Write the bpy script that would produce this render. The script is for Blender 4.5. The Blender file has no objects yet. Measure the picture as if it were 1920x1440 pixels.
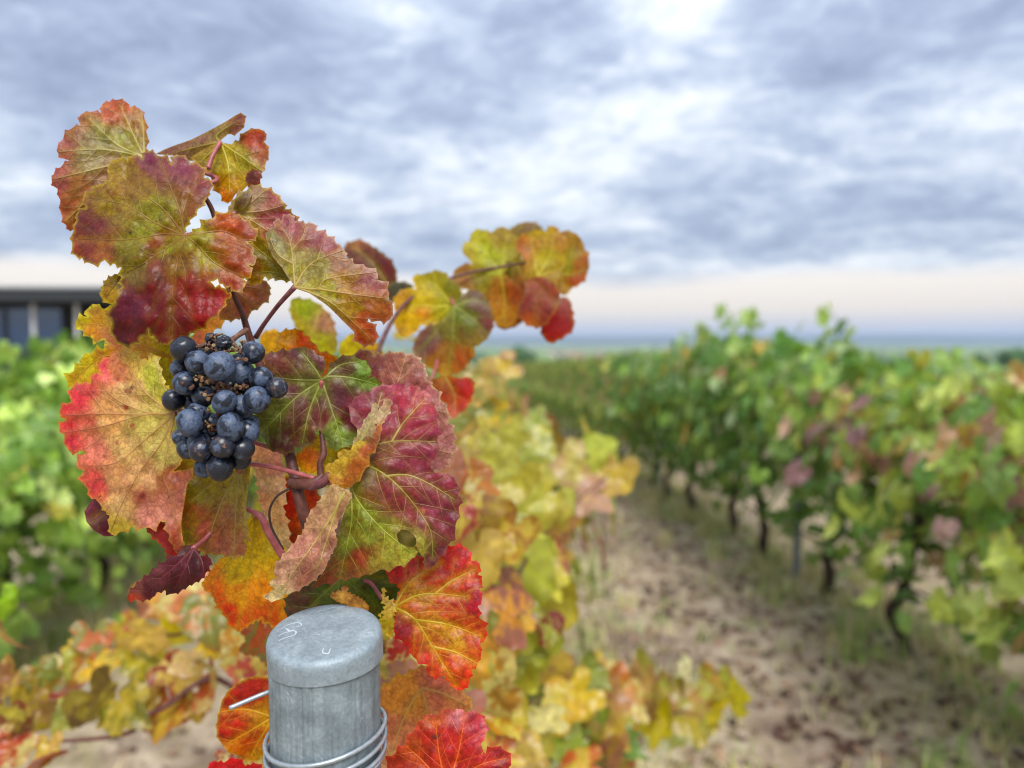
import bpy, bmesh, math, random
import numpy as np
from mathutils import Vector, Matrix, Quaternion
from mathutils.geometry import delaunay_2d_cdt
random.seed(7); rng = np.random.default_rng(7)
R = math.radians
scene = bpy.context.scene
col = scene.collection

# ------------------------------------------------------------------ camera, sky, sun, exposure
FPX, CX, CY, HOR, CAMZ = 1387.0, 960.0, 720.0, 640.0, 1.62      # the photograph's lens, in its own pixels
PITCH = math.atan((CY - HOR) / FPX)
cam = bpy.data.cameras.new('camera'); cam_o = bpy.data.objects.new('camera', cam); col.objects.link(cam_o)
cam.sensor_width = 36; cam.lens = 36 * FPX / 1920; cam.clip_start = .02; cam.clip_end = 40000
cam_o.location = (0, 0, CAMZ); cam_o.rotation_euler = (math.pi / 2 - PITCH, 0, 0)
cam.dof.use_dof = True; cam.dof.focus_distance = .412; cam.dof.aperture_fstop = 4.4; cam.dof.aperture_blades = 0
scene.camera = cam_o

SUN_EL, SUN_AZ = R(52), R(168)       # azimuth clockwise from +Y: the light comes from behind the camera
world = bpy.data.worlds.new('World'); scene.world = world; world.use_nodes = True
wn, wl = world.node_tree.nodes, world.node_tree.links
wn.clear()
def N(nodes, t, **k):
    n = nodes.new(t)
    for a, b in k.items(): setattr(n, a, b)
    return n
def math_node(nodes, links, op, a, b=None, clamp=False):
    n = nodes.new('ShaderNodeMath'); n.operation = op; n.use_clamp = clamp
    for i, v in enumerate((a, b)):
        if v is None: continue
        if isinstance(v, (int, float)): n.inputs[i].default_value = v
        else: links.new(v, n.inputs[i])
    return n.outputs[0]
def ramp(nodes, links, fac, stops, interp='LINEAR'):
    n = nodes.new('ShaderNodeValToRGB'); n.color_ramp.interpolation = interp
    e = n.color_ramp.elements
    while len(e) > 1: e.remove(e[-1])
    e[0].position, e[0].color = stops[0][0], stops[0][1]
    for p, c in stops[1:]:
        q = e.new(p); q.color = c
    if fac is not None: links.new(fac, n.inputs[0])
    return n.outputs[0]
def lin1(v): return v / 12.92 if v <= .04045 else ((v + .055) / 1.055) ** 2.4
def hexc(h, k=1.0):
    h = h.lstrip('#')
    return tuple(lin1(int(h[i:i + 2], 16) / 255) * k for i in (0, 2, 4))
def rgba(h, k=1.0): return hexc(h, k) + (1.0,)
def g4(v): return (v, v, v, 1)

tc = N(wn, 'ShaderNodeTexCoord')
sep = N(wn, 'ShaderNodeSeparateXYZ'); wl.new(tc.outputs['Generated'], sep.inputs[0])
zc = math_node(wn, wl, 'MAXIMUM', sep.outputs[2], 0.0)
zz = math_node(wn, wl, 'ADD', zc, 0.17)
comb = N(wn, 'ShaderNodeCombineXYZ')
wl.new(math_node(wn, wl, 'DIVIDE', sep.outputs[0], zz), comb.inputs[0])
wl.new(math_node(wn, wl, 'DIVIDE', sep.outputs[1], zz), comb.inputs[1])
def wnoise(scale, detail, rough, dist, off):
    mp = N(wn, 'ShaderNodeMapping'); mp.inputs['Location'].default_value = off
    wl.new(comb.outputs[0], mp.inputs[0])
    n = N(wn, 'ShaderNodeTexNoise'); n.inputs['Scale'].default_value = scale; n.inputs['Detail'].default_value = detail
    n.inputs['Roughness'].default_value = rough; n.inputs['Distortion'].default_value = dist
    wl.new(mp.outputs[0], n.inputs['Vector']); return n.outputs['Fac']
n1 = wnoise(1.05, 8, .60, .35, (3.1, 1.7, 0))
n2 = wnoise(3.4, 8, .64, .7, (7.7, 2.2, 3)); n3 = wnoise(9.5, 6, .62, .9, (2.1, 5.2, 9))
cl = math_node(wn, wl, 'ADD', math_node(wn, wl, 'ADD', math_node(wn, wl, 'MULTIPLY', n1, .53), math_node(wn, wl, 'MULTIPLY', n2, .29)), math_node(wn, wl, 'MULTIPLY', n3, .18))
CLOUD = ramp(wn, wl, cl, [(.375, rgba('#8591aa')), (.445, rgba('#9ba8c0')), (.505, rgba('#b6c1d3')), (.56, rgba('#d5dce6')), (.65, rgba('#f8f9fa'))])
band_n = wnoise(.9, 4, .5, .3, (1.3, 9.2, 5))
zb = math_node(wn, wl, 'ADD', zc, math_node(wn, wl, 'MULTIPLY', math_node(wn, wl, 'SUBTRACT', band_n, .5), .05))
BAND = ramp(wn, wl, zc, [(0, rgba('#bcc6d6')), (.016, rgba('#d0d3da')), (.04, rgba('#eee2d4')), (.09, rgba('#f2e9df'))])
bf = ramp(wn, wl, zb, [(.070, g4(1)), (.098, g4(0))], 'EASE')
mixb = N(wn, 'ShaderNodeMix', data_type='RGBA'); wl.new(bf, mixb.inputs[0]); wl.new(CLOUD, mixb.inputs[6]); wl.new(BAND, mixb.inputs[7])
bg1 = N(wn, 'ShaderNodeBackground'); wl.new(mixb.outputs[2], bg1.inputs[0]); wl.new(math_node(wn, wl, 'MULTIPLY', math_node(wn, wl, 'ADD', math_node(wn, wl, 'MULTIPLY', zc, .8), .90), .45), bg1.inputs[1])     # overcast: brighter towards the zenith
sky = N(wn, 'ShaderNodeTexSky', sky_type='NISHITA'); sky.sun_disc = False
sky.sun_elevation = SUN_EL; sky.sun_rotation = SUN_AZ
bg2 = N(wn, 'ShaderNodeBackground'); wl.new(sky.outputs[0], bg2.inputs[0]); bg2.inputs[1].default_value = .06
mixw = N(wn, 'ShaderNodeMixShader'); mixw.inputs[0].default_value = .92     # closed cloud cover over a little blue
wl.new(bg2.outputs[0], mixw.inputs[1]); wl.new(bg1.outputs[0], mixw.inputs[2])
wo = N(wn, 'ShaderNodeOutputWorld'); wl.new(mixw.outputs[0], wo.inputs['Surface'])

sun = bpy.data.lights.new('sun', 'SUN'); sun.energy = 1.5; sun.angle = R(30); sun.color = (1, .96, .9)
sun_o = bpy.data.objects.new('sun', sun); col.objects.link(sun_o)
sdir = Vector((math.sin(SUN_AZ) * math.cos(SUN_EL), math.cos(SUN_AZ) * math.cos(SUN_EL), math.sin(SUN_EL)))
sun_o.rotation_euler = (-sdir).to_track_quat('-Z', 'Y').to_euler()
vs = scene.view_settings; vs.view_transform = 'Standard'; vs.look = 'None'; vs.gamma = 1; vs.exposure = 1.5; vs.use_curve_mapping = False
scene.render.engine = 'CYCLES'
cy = scene.cycles; cy.use_denoising = True; cy.filter_width = 1.1; cy.max_bounces = 8; cy.diffuse_bounces = 3; cy.glossy_bounces = 3
cy.transmission_bounces = 6; cy.volume_bounces = 0; cy.transparent_max_bounces = 6
cy.caustics_reflective = False; cy.caustics_refractive = False
try: cy.denoiser = 'OPENIMAGEDENOISE'
except Exception: pass

# ------------------------------------------------------------------ helpers
FWD = Vector((0, math.cos(PITCH), -math.sin(PITCH))); UPV = Vector((0, math.sin(PITCH), math.cos(PITCH)))
fwd, upv, camp = np.array(FWD), np.array(UPV), np.array((0, 0, CAMZ))
def at(px, py, d):
    """a point seen at that place of the photograph, d metres along the camera's axis"""
    return Vector(((px - CX) / FPX * d, 0, 0)) + FWD * d - UPV * ((py - CY) / FPX * d) + Vector((0, 0, CAMZ))
def at_np(P, d):
    x = (P[:, 0] - CX) / FPX * d; y = -(P[:, 1] - CY) / FPX * d
    return camp + x[:, None] * np.array((1., 0, 0)) + d[:, None] * fwd + y[:, None] * upv
ROW_A = math.atan(85 / FPX)
ru, rn = Vector((-math.sin(ROW_A), math.cos(ROW_A), 0)), Vector((math.cos(ROW_A), math.sin(ROW_A), 0))
def row(s, o, z=0.0): return ru * s + rn * o + Vector((0, 0, z))

def tag(o, label=None, cat=None, group=None, kind=None):
    if label: o['label'] = label
    if cat: o['category'] = cat
    if group: o['group'] = group
    if kind: o['kind'] = kind
    return o
def empty(name, loc, rz=0, **k):
    o = bpy.data.objects.new(name, None); col.objects.link(o); o.empty_display_size = .05
    o.location = loc; o.rotation_euler = (0, 0, rz); return tag(o, **k)
def link(name, me, parent=None, mat=None, loc=None):
    o = bpy.data.objects.new(name, me); col.objects.link(o)
    if parent is not None: o.parent = parent
    if mat is not None and not me.materials: me.materials.append(mat)
    if loc is not None: o.location = loc
    return o
def mesh(name, V, F, mat=None, smooth=True):
    me = bpy.data.meshes.new(name); me.from_pydata([tuple(v) for v in V], [], [tuple(f) for f in F])
    if smooth: me.polygons.foreach_set('use_smooth', [True] * len(me.polygons))
    if mat: me.materials.append(mat)
    me.update(); return me
class MB:
    def __init__(s): s.V, s.F = [], []
    def add(s, V, F):
        b = len(s.V); s.V += [tuple(v) for v in V]; s.F += [tuple(i + b for i in f) for f in F]; return s
    def box(s, c, d, rz=0):
        cx, cyy, cz = c; a, b, h = d[0] / 2, d[1] / 2, d[2] / 2; ca, sa = math.cos(rz), math.sin(rz)
        V = [(cx + x * ca - y * sa, cyy + x * sa + y * ca, cz + z) for z in (-h, h) for x, y in ((-a, -b), (a, -b), (a, b), (-a, b))]
        return s.add(V, [(3, 2, 1, 0), (4, 5, 6, 7), (0, 1, 5, 4), (1, 2, 6, 5), (2, 3, 7, 6), (3, 0, 4, 7)])
    def tube(s, pts, rad, n=8, caps=True):
        pts = [Vector(p) for p in pts]; m = len(pts)
        if not hasattr(rad, '__len__'): rad = [rad] * m
        V, F = [], []; ref = None
        for i, p in enumerate(pts):
            t = (pts[min(i + 1, m - 1)] - pts[max(i - 1, 0)]).normalized()
            if ref is None: ref = t.orthogonal().normalized()
            else:
                ref = ref - t * ref.dot(t); ref = ref.normalized() if ref.length > 1e-6 else t.orthogonal().normalized()
            b = t.cross(ref)
            for k in range(n):
                a = 2 * math.pi * k / n; V.append(p + (ref * math.cos(a) + b * math.sin(a)) * rad[i])
        for i in range(m - 1):
            for k in range(n):
                k2 = (k + 1) % n; F.append((i * n + k, i * n + k2, (i + 1) * n + k2, (i + 1) * n + k))
        if caps: F.append(tuple(range(n - 1, -1, -1))); F.append(tuple((m - 1) * n + k for k in range(n)))
        return s.add(V, F)
    def lathe(s, prof, n=48):
        V, F = [], []
        for r, z in prof:
            for k in range(n):
                a = 2 * math.pi * k / n; V.append((r * math.cos(a), r * math.sin(a), z))
        for i in range(len(prof) - 1):
            for k in range(n):
                k2 = (k + 1) % n; F.append((i * n + k, i * n + k2, (i + 1) * n + k2, (i + 1) * n + k))
        F.append(tuple(range(n - 1, -1, -1))); F.append(tuple((len(prof) - 1) * n + k for k in range(n)))
        return s.add(V, F)
    def me(s, name, mat=None, smooth=True): return mesh(name, s.V, s.F, mat, smooth)
def spline(pts, n=6):
    """Catmull-Rom through the points"""
    P = [Vector(p) for p in pts]; out = []
    for i in range(len(P) - 1):
        a, b, c, d = P[max(i - 1, 0)], P[i], P[i + 1], P[min(i + 2, len(P) - 1)]
        for k in range(n):
            t = k / n
            out.append(.5 * ((2 * b) + (c - a) * t + (2 * a - 5 * b + 4 * c - d) * t * t + (3 * b - 3 * c + d - a) * t ** 3))
    out.append(P[-1]); return out

def hash2(ix, iy, seed):
    h = (ix.astype(np.int64) * 374761393 + iy.astype(np.int64) * 668265263 + seed * 974711) & 0x7fffffff
    h = ((h ^ (h >> 13)) * 1274126177) & 0x7fffffff
    return ((h ^ (h >> 16)) & 0xffff) / 65535.0
def vnoise(x, y, seed=0):
    x0, y0 = np.floor(x), np.floor(y); fx, fy = x - x0, y - y0
    fx, fy = fx * fx * (3 - 2 * fx), fy * fy * (3 - 2 * fy)
    a, b = hash2(x0, y0, seed), hash2(x0 + 1, y0, seed); c, d = hash2(x0, y0 + 1, seed), hash2(x0 + 1, y0 + 1, seed)
    return (a * (1 - fx) + b * fx) * (1 - fy) + (c * (1 - fx) + d * fx) * fy
def fbm(x, y, seed=0, o=4):
    t, a, s = 0, .5, 0
    for k in range(o):
        t = t + a * vnoise(x * 2 ** k, y * 2 ** k, seed + k); s += a; a *= .5
    return t / s

# ------------------------------------------------------------------ materials
def newmat(name):
    m = bpy.data.materials.new(name); m.use_nodes = True; nt = m.node_tree
    b = nt.nodes['Principled BSDF']; return m, nt.nodes, nt.links, b
def noise(nodes, links, scale, detail=4, rough=.55, coord='Object', dist=0, vec=None):
    n = nodes.new('ShaderNodeTexNoise'); n.inputs['Scale'].default_value = scale; n.inputs['Detail'].default_value = detail
    n.inputs['Roughness'].default_value = rough; n.inputs['Distortion'].default_value = dist
    if vec is None:
        t = nodes.new('ShaderNodeTexCoord'); vec = t.outputs[coord]
    links.new(vec, n.inputs['Vector']); return n.outputs['Fac']
def mixc(nodes, links, fac, a, b, blend='MIX'):
    n = nodes.new('ShaderNodeMix'); n.data_type = 'RGBA'; n.blend_type = blend
    for i, v in ((0, fac), (6, a), (7, b)):
        if isinstance(v, (int, float)): n.inputs[i].default_value = v
        elif isinstance(v, tuple): n.inputs[i].default_value = v
        else: links.new(v, n.inputs[i])
    return n.outputs[2]
def bump(nodes, links, b, h, strength, dist):
    n = nodes.new('ShaderNodeBump'); n.inputs['Strength'].default_value = strength; n.inputs['Distance'].default_value = dist
    links.new(h, n.inputs['Height']); links.new(n.outputs[0], b.inputs['Normal']); return n
def simple(name, h, rough=.6, scale=40, var=.35, metallic=0, bmp=.3, bd=.004, k=1.0, spec=.4, h2=None):
    m, n, l, b = newmat(name)
    f = noise(n, l, scale, 6)
    c0 = hexc(h, k); c1 = hexc(h2, k) if h2 else tuple(v * (1 - var) for v in c0)
    l.new(ramp(n, l, f, [(.35, c1 + (1,)), (.65, c0 + (1,))]), b.inputs['Base Color'])
    b.inputs['Roughness'].default_value = rough; b.inputs['Metallic'].default_value = metallic
    b.inputs['Specular IOR Level'].default_value = spec
    if bmp: bump(n, l, b, noise(n, l, scale * 2, 5), bmp, bd)
    return m
def leaf_finish(m, n, l, b, colr, trans, rough, spec):
    l.new(colr, b.inputs['Base Color']); b.inputs['Roughness'].default_value = rough; b.inputs['Specular IOR Level'].default_value = spec
    t = n.new('ShaderNodeBsdfTranslucent')
    l.new(mixc(n, l, 1.0, colr, (1.5, 1.45, 1.1, 1), 'MULTIPLY'), t.inputs['Color'])
    mx = n.new('ShaderNodeMixShader'); mx.inputs[0].default_value = trans
    l.new(b.outputs[0], mx.inputs[1]); l.new(t.outputs[0], mx.inputs[2]); l.new(mx.outputs[0], n['Material Output'].inputs['Surface'])
# close leaves: pigment carried per vertex, net of fine veins and grain added here
def hero_leaf_material():
    m, n, l, b = newmat('autumn_leaf_blade')
    a = n.new('ShaderNodeVertexColor'); a.layer_name = 'pigment'
    c = a.outputs['Color']
    tcn = n.new('ShaderNodeTexCoord')
    wob = n.new('ShaderNodeTexNoise'); wob.inputs['Scale'].default_value = 260; l.new(tcn.outputs['Object'], wob.inputs['Vector'])
    vm = n.new('ShaderNodeVectorMath'); vm.operation = 'MULTIPLY_ADD'; l.new(wob.outputs['Color'], vm.inputs[0])
    vm.inputs[1].default_value = (.002, .002, .002); l.new(tcn.outputs['Object'], vm.inputs[2])
    vo = n.new('ShaderNodeTexVoronoi'); vo.feature = 'DISTANCE_TO_EDGE'; vo.inputs['Scale'].default_value = 260; l.new(vm.outputs[0], vo.inputs['Vector'])
    net = ramp(n, l, vo.outputs['Distance'], [(0, g4(1)), (.07, g4(.6)), (.17, g4(0))])
    fine = noise(n, l, 900, 3, .6); mid = noise(n, l, 190, 5, .65)
    c = mixc(n, l, .6, c, ramp(n, l, fine, [(.3, g4(.74)), (.7, g4(1.22))]), 'MULTIPLY')
    c = mixc(n, l, .8, c, ramp(n, l, mid, [(.32, (.60, .50, .48, 1)), (.5, (1, 1, 1, 1)), (.70, (1.25, 1.25, 1.02, 1))]), 'MULTIPLY')
    c = mixc(n, l, math_node(n, l, 'MULTIPLY', net, .46), c, mixc(n, l, 1.0, c, (.45, .34, .32, 1), 'MULTIPLY'))
    sp = noise(n, l, 120, 2, .5)
    c = mixc(n, l, ramp(n, l, sp, [(.74, g4(0)), (.79, g4(.7))]), c, rgba('#4a1c14'))
    h = mixc(n, l, 1.0, mixc(n, l, 1.0, vo.outputs['Distance'], (.8, .8, .8, 1), 'MULTIPLY'), mixc(n, l, 1.0, fine, (.22, .22, .22, 1), 'MULTIPLY'), 'ADD')
    bump(n, l, b, h, .55, .0009)
    leaf_finish(m, n, l, b, c, .33, .42, .4)
    return m
M_HERO = hero_leaf_material()
def shared_leaf_material(name, spec, rough=.45, trans=.3, random_island=False, cols=None):
    """leaves that share meshes: object colour = pigment, its alpha = how far the margin has turned red"""
    m, n, l, b = newmat(name)
    a = n.new('ShaderNodeVertexColor'); a.layer_name = 'zones'
    s = n.new('ShaderNodeSeparateColor'); l.new(a.outputs['Color'], s.inputs[0])
    oi = n.new('ShaderNodeObjectInfo')
    if random_island:
        g = n.new('ShaderNodeNewGeometry'); c = ramp(n, l, g.outputs['Random Per Island'], cols, 'CONSTANT'); alpha = None
    else: c = oi.outputs['Color']; alpha = oi.outputs['Alpha']
    tcn = n.new('ShaderNodeTexCoord'); ad = n.new('ShaderNodeVectorMath'); ad.operation = 'ADD'; scv = n.new('ShaderNodeVectorMath'); scv.operation = 'SCALE'; scv.inputs['Scale'].default_value = 41
    l.new(oi.outputs['Random'], scv.inputs[0]); l.new(tcn.outputs['Object'], ad.inputs[0]); l.new(scv.outputs[0], ad.inputs[1])
    f = noise(n, l, 4.5, 6, .68, vec=ad.outputs[0])
    c = mixc(n, l, .8, c, ramp(n, l, f, [(.3, (.66, .60, .52, 1)), (.5, (1, 1, 1, 1)), (.7, (1.28, 1.36, 1.0, 1))]), 'MULTIPLY')
    if alpha is not None:
        pal = ramp(n, l, oi.outputs['Random'], [(i / 7, rgba(h, .8)) for i, h in enumerate(['#ccc048', '#96604a', '#a8b044', '#b8877a', '#c8b03c', '#7a8c3c', '#d0c878'])], 'CONSTANT')
        ad2 = n.new('ShaderNodeVectorMath'); ad2.operation = 'ADD'; l.new(ad.outputs[0], ad2.inputs[0]); ad2.inputs[1].default_value = (7.3, 2.1, 5.5)
        bl = ramp(n, l, noise(n, l, 2.1, 5, .65, vec=ad2.outputs[0], dist=.5), [(.46, g4(0)), (.54, g4(.95))])
        c = mixc(n, l, math_node(n, l, 'MULTIPLY', bl, math_node(n, l, 'MULTIPLY', alpha, 7.0, True)), c, pal)
        e = math_node(n, l, 'MULTIPLY', s.outputs[0], math_node(n, l, 'ADD', f, .25)); e = math_node(n, l, 'MULTIPLY', e, alpha, True)
        c = mixc(n, l, e, c, rgba('#a03326'))
    c = mixc(n, l, math_node(n, l, 'MULTIPLY', s.outputs[1], .6), c, mixc(n, l, 1.0, c, (1.35, 1.35, 1.0, 1), 'MULTIPLY'))
    leaf_finish(m, n, l, b, c, trans, rough, spec)
    return m
M_LEAF = shared_leaf_material('vine_leaf_blade', .6, .38, .38)
M_CANE = simple('ripe_cane_bark', '#6b4036', .5, 160, .35, bd=.001, h2='#43221f')
M_PETIOLE = simple('pink_petiole', '#a65a5a', .42, 200, .25, bmp=.1, bd=.0005, h2='#8a4448')
M_PETDARK = simple('purple_petiole', '#7d4a4c', .42, 200, .25, bmp=.1, bd=.0005, h2='#5d3238')
M_BARK = simple('vine_bark', '#4a3a30', .85, 30, .5, bd=.015, h2='#241a16')
M_GREYBARK = simple('grey_vine_bark', '#6d6258', .85, 30, .5, bd=.015, h2='#3a302a')

# ------------------------------------------------------------------ the land
def ground_z(x, y):
    d = np.hypot(x, np.maximum(y, 0))
    e = np.maximum(y, 0); z = -32 * (1 - np.exp(-.0345 * e / 32 - (e / 1200) ** 3))
    near = np.clip(1 - d / 30, 0, 1)
    z = z + near * (.05 * (fbm(x * .9 + 40, y * .9 + 40, 3, 3) - .5) + .055 * (fbm(x * 5 + 9, y * 5 + 9, 5, 3) - .5)
                    + .03 * (vnoise(x * 14 + 3, y * 14, 8) - .5))
    o = x * rn.x + y * rn.y                                          # tilled mid strip lies lower than the vine strips
    k = (o - 1.16) / 2.45; m = np.abs(k - np.round(k)) * 2.45
    return z + near * .06 * np.clip((m - .5) / .7, 0, 1)
def axis(lo, hi, step, far, g):
    a = list(np.arange(lo, hi + 1e-6, step)); s = step; v = hi
    while v < far: s *= g; v += s; a.append(v)
    s = step; v = lo; b = []
    while v > -far: s *= g; v -= s; b.append(v)
    return np.array(b[::-1] + a)
gx = axis(-3.6, 4.2, .035, 15000, 1.28); gy = axis(2.2, 11, .035, 16000, 1.22); gy = gy[gy > -60]
XX, YY = np.meshgrid(gx, gy); ZZ = ground_z(XX, YY)
nv, nu = XX.shape
gme = bpy.data.meshes.new('ground'); ii = np.arange(nv * nu).reshape(nv, nu)
Fq = np.stack([ii[:-1, :-1], ii[:-1, 1:], ii[1:, 1:], ii[1:, :-1]], -1).reshape(-1, 4)
gme.vertices.add(nv * nu); gme.vertices.foreach_set('co', np.stack([XX, YY, ZZ], -1).astype(np.float32).ravel())
gme.loops.add(Fq.size); gme.loops.foreach_set('vertex_index', Fq.ravel().astype(np.int32))
gme.polygons.add(len(Fq)); gme.polygons.foreach_set('loop_start', np.arange(0, Fq.size, 4, dtype=np.int32))
gme.polygons.foreach_set('use_smooth', [True] * len(Fq)); gme.update(); gme.validate()
def ground_material():
    m, n, l, b = newmat('vineyard_soil')
    t = n.new('ShaderNodeTexCoord'); P = t.outputs['Object']
    a = noise(n, l, 1.3, 6, .62, vec=P); c = noise(n, l, 7, 6, .65, vec=P); d = noise(n, l, 45, 5, .6, vec=P)
    soil = ramp(n, l, c, [(.3, rgba('#7c6b58')), (.45, rgba('#9b8a74')), (.62, rgba('#b3a38d')), (.75, rgba('#c1b39e'))])
    dark = ramp(n, l, d, [(.3, rgba('#54433a')), (.7, rgba('#8b7768'))])
    s = mixc(n, l, ramp(n, l, a, [(.48, g4(0)), (.60, g4(.9))]), soil, dark)
    s = mixc(n, l, .6, s, ramp(n, l, d, [(.28, g4(.62)), (.5, g4(1)), (.75, g4(1.18))]), 'MULTIPLY')
    g = noise(n, l, 2.2, 6, .7, vec=P, dist=.4)
    s = mixc(n, l, ramp(n, l, g, [(.52, g4(0)), (.66, g4(.55))]), s, rgba('#84804e'))
    # strips under the vines: dry grass
    sp = n.new('ShaderNodeSeparateXYZ'); l.new(P, sp.inputs[0])
    o = math_node(n, l, 'ADD', math_node(n, l, 'MULTIPLY', sp.outputs[0], rn.x), math_node(n, l, 'MULTIPLY', sp.outputs[1], rn.y))
    k = math_node(n, l, 'FRACT', math_node(n, l, 'DIVIDE', math_node(n, l, 'ADD', o, 24.5 + .06), 2.45))
    mrow = math_node(n, l, 'ABSOLUTE', math_node(n, l, 'SUBTRACT', k, .5))      # .5 at a row, 0 mid path
    mrow = math_node(n, l, 'ADD', mrow, math_node(n, l, 'MULTIPLY', math_node(n, l, 'SUBTRACT', a, .5), .35))
    s = mixc(n, l, ramp(n, l, mrow, [(.30, g4(0)), (.45, g4(.75))]), s, ramp(n, l, c, [(.3, rgba('#7c6c56')), (.5, rgba('#a89a78')), (.7, rgba('#c8bc9a'))]))
    # the plain beyond: fields
    ln = n.new('ShaderNodeVectorMath'); ln.operation = 'LENGTH'; l.new(P, ln.inputs[0])
    vo = n.new('ShaderNodeTexVoronoi'); vo.inputs['Scale'].default_value = .006; l.new(P, vo.inputs['Vector'])
    sc = n.new('ShaderNodeSeparateColor'); l.new(vo.outputs['Color'], sc.inputs[0])
    fld = ramp(n, l, sc.outputs[0], [(0, rgba('#6d8a3c')), (.35, rgba('#7f9448')), (.6, rgba('#57703a')), (.8, rgba('#a39a70')), (.9, rgba('#4f6238'))], 'CONSTANT')
    fld = mixc(n, l, .5, fld, ramp(n, l, noise(n, l, .05, 6, .7, vec=P), [(.3, g4(.55)), (.7, g4(1.3))]), 'MULTIPLY')
    s = mixc(n, l, ramp(n, l, math_node(n, l, 'DIVIDE', ln.outputs['Value'], 200), [(.28, g4(0)), (.36, g4(1))]), s, fld)
    l.new(s, b.inputs['Base Color']); b.inputs['Roughness'].default_value = .95; b.inputs['Specular IOR Level'].default_value = .15
    bump(n, l, b, d, .5, .02)
    return m
ground = link('ground', gme, mat=ground_material()); tag(ground, kind='structure')

# low hills that close the plain
def hills():
    V, F = [], []; nx, ny = 220, 10
    for j in range(ny):
        for i in range(nx):
            x = -11000 + 22000 * i / (nx - 1); y = 6800 + 2400 * j / (ny - 1)
            prof = math.sin(math.pi * min(1, j / (ny - 1) * .98 + .01))
            h = 45 + 95 * float(fbm(np.array([x / 2600. + 5]), np.array([j * .12]), 21, 5)[0])
            V.append((x, y, -36 + h * prof))
    for j in range(ny - 1):
        for i in range(nx - 1): F.append((j * nx + i, j * nx + i + 1, (j + 1) * nx + i + 1, (j + 1) * nx + i))
    return mesh('hills', V, F, simple('wooded_hill', '#4f6a4a', .95, .004, .4, bmp=0, spec=.1))
tag(link('hills', hills()), kind='structure')

# the air
hz = MB(); hz.box((0, 0, 0), (34000, 34000, 1)); V = [(x, y, (-38.5 if z < 0 else 112.0)) for x, y, z in hz.V]
hm = bpy.data.materials.new('haze_air'); hm.use_nodes = True; hn = hm.node_tree.nodes; hl = hm.node_tree.links; hn.clear()
pv = hn.new('ShaderNodeVolumePrincipled'); pv.inputs['Color'].default_value = (.64, .76, 1, 1); pv.inputs['Density'].default_value = .00014; pv.inputs['Anisotropy'].default_value = .1
ho = hn.new('ShaderNodeOutputMaterial'); hl.new(pv.outputs[0], ho.inputs['Volume'])
tag(link('haze', mesh('haze', V, hz.F, hm, False)), kind='stuff')

# far wood and village on the plain
def wood():
    m = MB(); t = bmesh.new(); bmesh.ops.create_icosphere(t, subdivisions=1, radius=1); bv = [v.co.copy() for v in t.verts]; bf = [[v.index for v in f.verts] for f in t.faces]; t.free()
    r = random.Random(5)
    for k in range(420):
        d = r.uniform(260, 2600); px = r.uniform(-200, 2100); x = (px - 960) / FPX * d
        if r.random() < .5: x = round(x / 90) * 90 + r.uniform(-8, 8)
        z = float(ground_z(np.array([x]), np.array([d]))[0]); s = r.uniform(2.5, 6)
        m.add([(x + v.x * s * r.uniform(.8, 1.3) * 1.3, d + v.y * s, z + s * .6 + v.z * s * r.uniform(.7, 1.1)) for v in bv], bf)
    return m.me('far_trees', simple('far_tree_green', '#46603a', .95, .3, .5, bmp=0, spec=.1), False)
tag(link('far_trees', wood()), label='dark scattered trees and hedges on the hazy plain', cat='trees', kind='stuff')
M_WALLFAR = simple('pale_render', '#d9d2c6', .8, .5, .1, bmp=0); M_ROOFFAR = simple('clay_roof', '#94705c', .8, .5, .2, bmp=0)
hb = MB(); hb.box((0, 0, 2.7), (11, 8, 5.4)); house_w = hb.me('wall', M_WALLFAR, False)
hr = MB(); hr.add([(-6, -4.6, 5.41), (6, -4.6, 5.41), (6, 4.6, 5.41), (-6, 4.6, 5.41), (-6, 0, 7.8), (6, 0, 7.8)], [(0, 1, 5, 4), (2, 3, 4, 5), (3, 0, 4), (1, 2, 5), (3, 2, 1, 0)]); house_r = hr.me('roof', M_ROOFFAR, False)
r = random.Random(11)
for k in range(26):
    d = r.uniform(750, 2300); px = r.choice([r.gauss(1090, 60), r.gauss(1090, 60), r.uniform(1000, 1900)]); x = (px - 960) / FPX * d
    z = float(ground_z(np.array([x]), np.array([d]))[0])
    h = empty('far_house', (x, d, z - .3), r.uniform(-.8, .8), label='tiny pale house of the hazy village on the plain', cat='house', group='far village houses on the plain')
    s = r.uniform(.8, 1.5); h.scale = (s, s, s)
    link('wall', house_w, h); link('roof', house_r, h)

# the long dark pavilion beyond the green row
M_FASCIA = simple('charcoal_fascia', '#2f3336', .6, 2, .15, bmp=0); M_EAVES_SHADE = simple('eaves_shade_black', '#15171a', .7, 2, .1, bmp=0)  # near-black paints the shadow under the roof onto soffit and walls
M_WHITE = simple('white_paint', '#d9dadb', .5, 2, .06, bmp=0); M_FRAME = simple('dark_frame', '#23262a', .5, 2, .1, bmp=0)
gm, gn, gl, gb = newmat('pavilion_glass'); gb.inputs['Base Color'].default_value = (.09, .115, .15, 1); gb.inputs['Metallic'].default_value = .7; gb.inputs['Roughness'].default_value = .05; gb.inputs['Specular IOR Level'].default_value = .8
pav = empty('pavilion', (-27.5, 34.5, 0), R(2), label='long low dark building with flat roof and glass front beyond the green vines', cat='building')
def part(name, f, mat, parent=pav):
    m = MB(); f(m); return link(name, m.me(name, mat, False), parent)
part('roof', lambda m: (m.box((-2.2, 2, 3.63), (24.6, 9, .5))), M_FASCIA)
part('roof_edge', lambda m: (m.box((-2.2, 2, 3.95), (24.8, 9.2, .12))), simple('zinc_edge', '#8b9196', .5, 2, .1, bmp=0))
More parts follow.
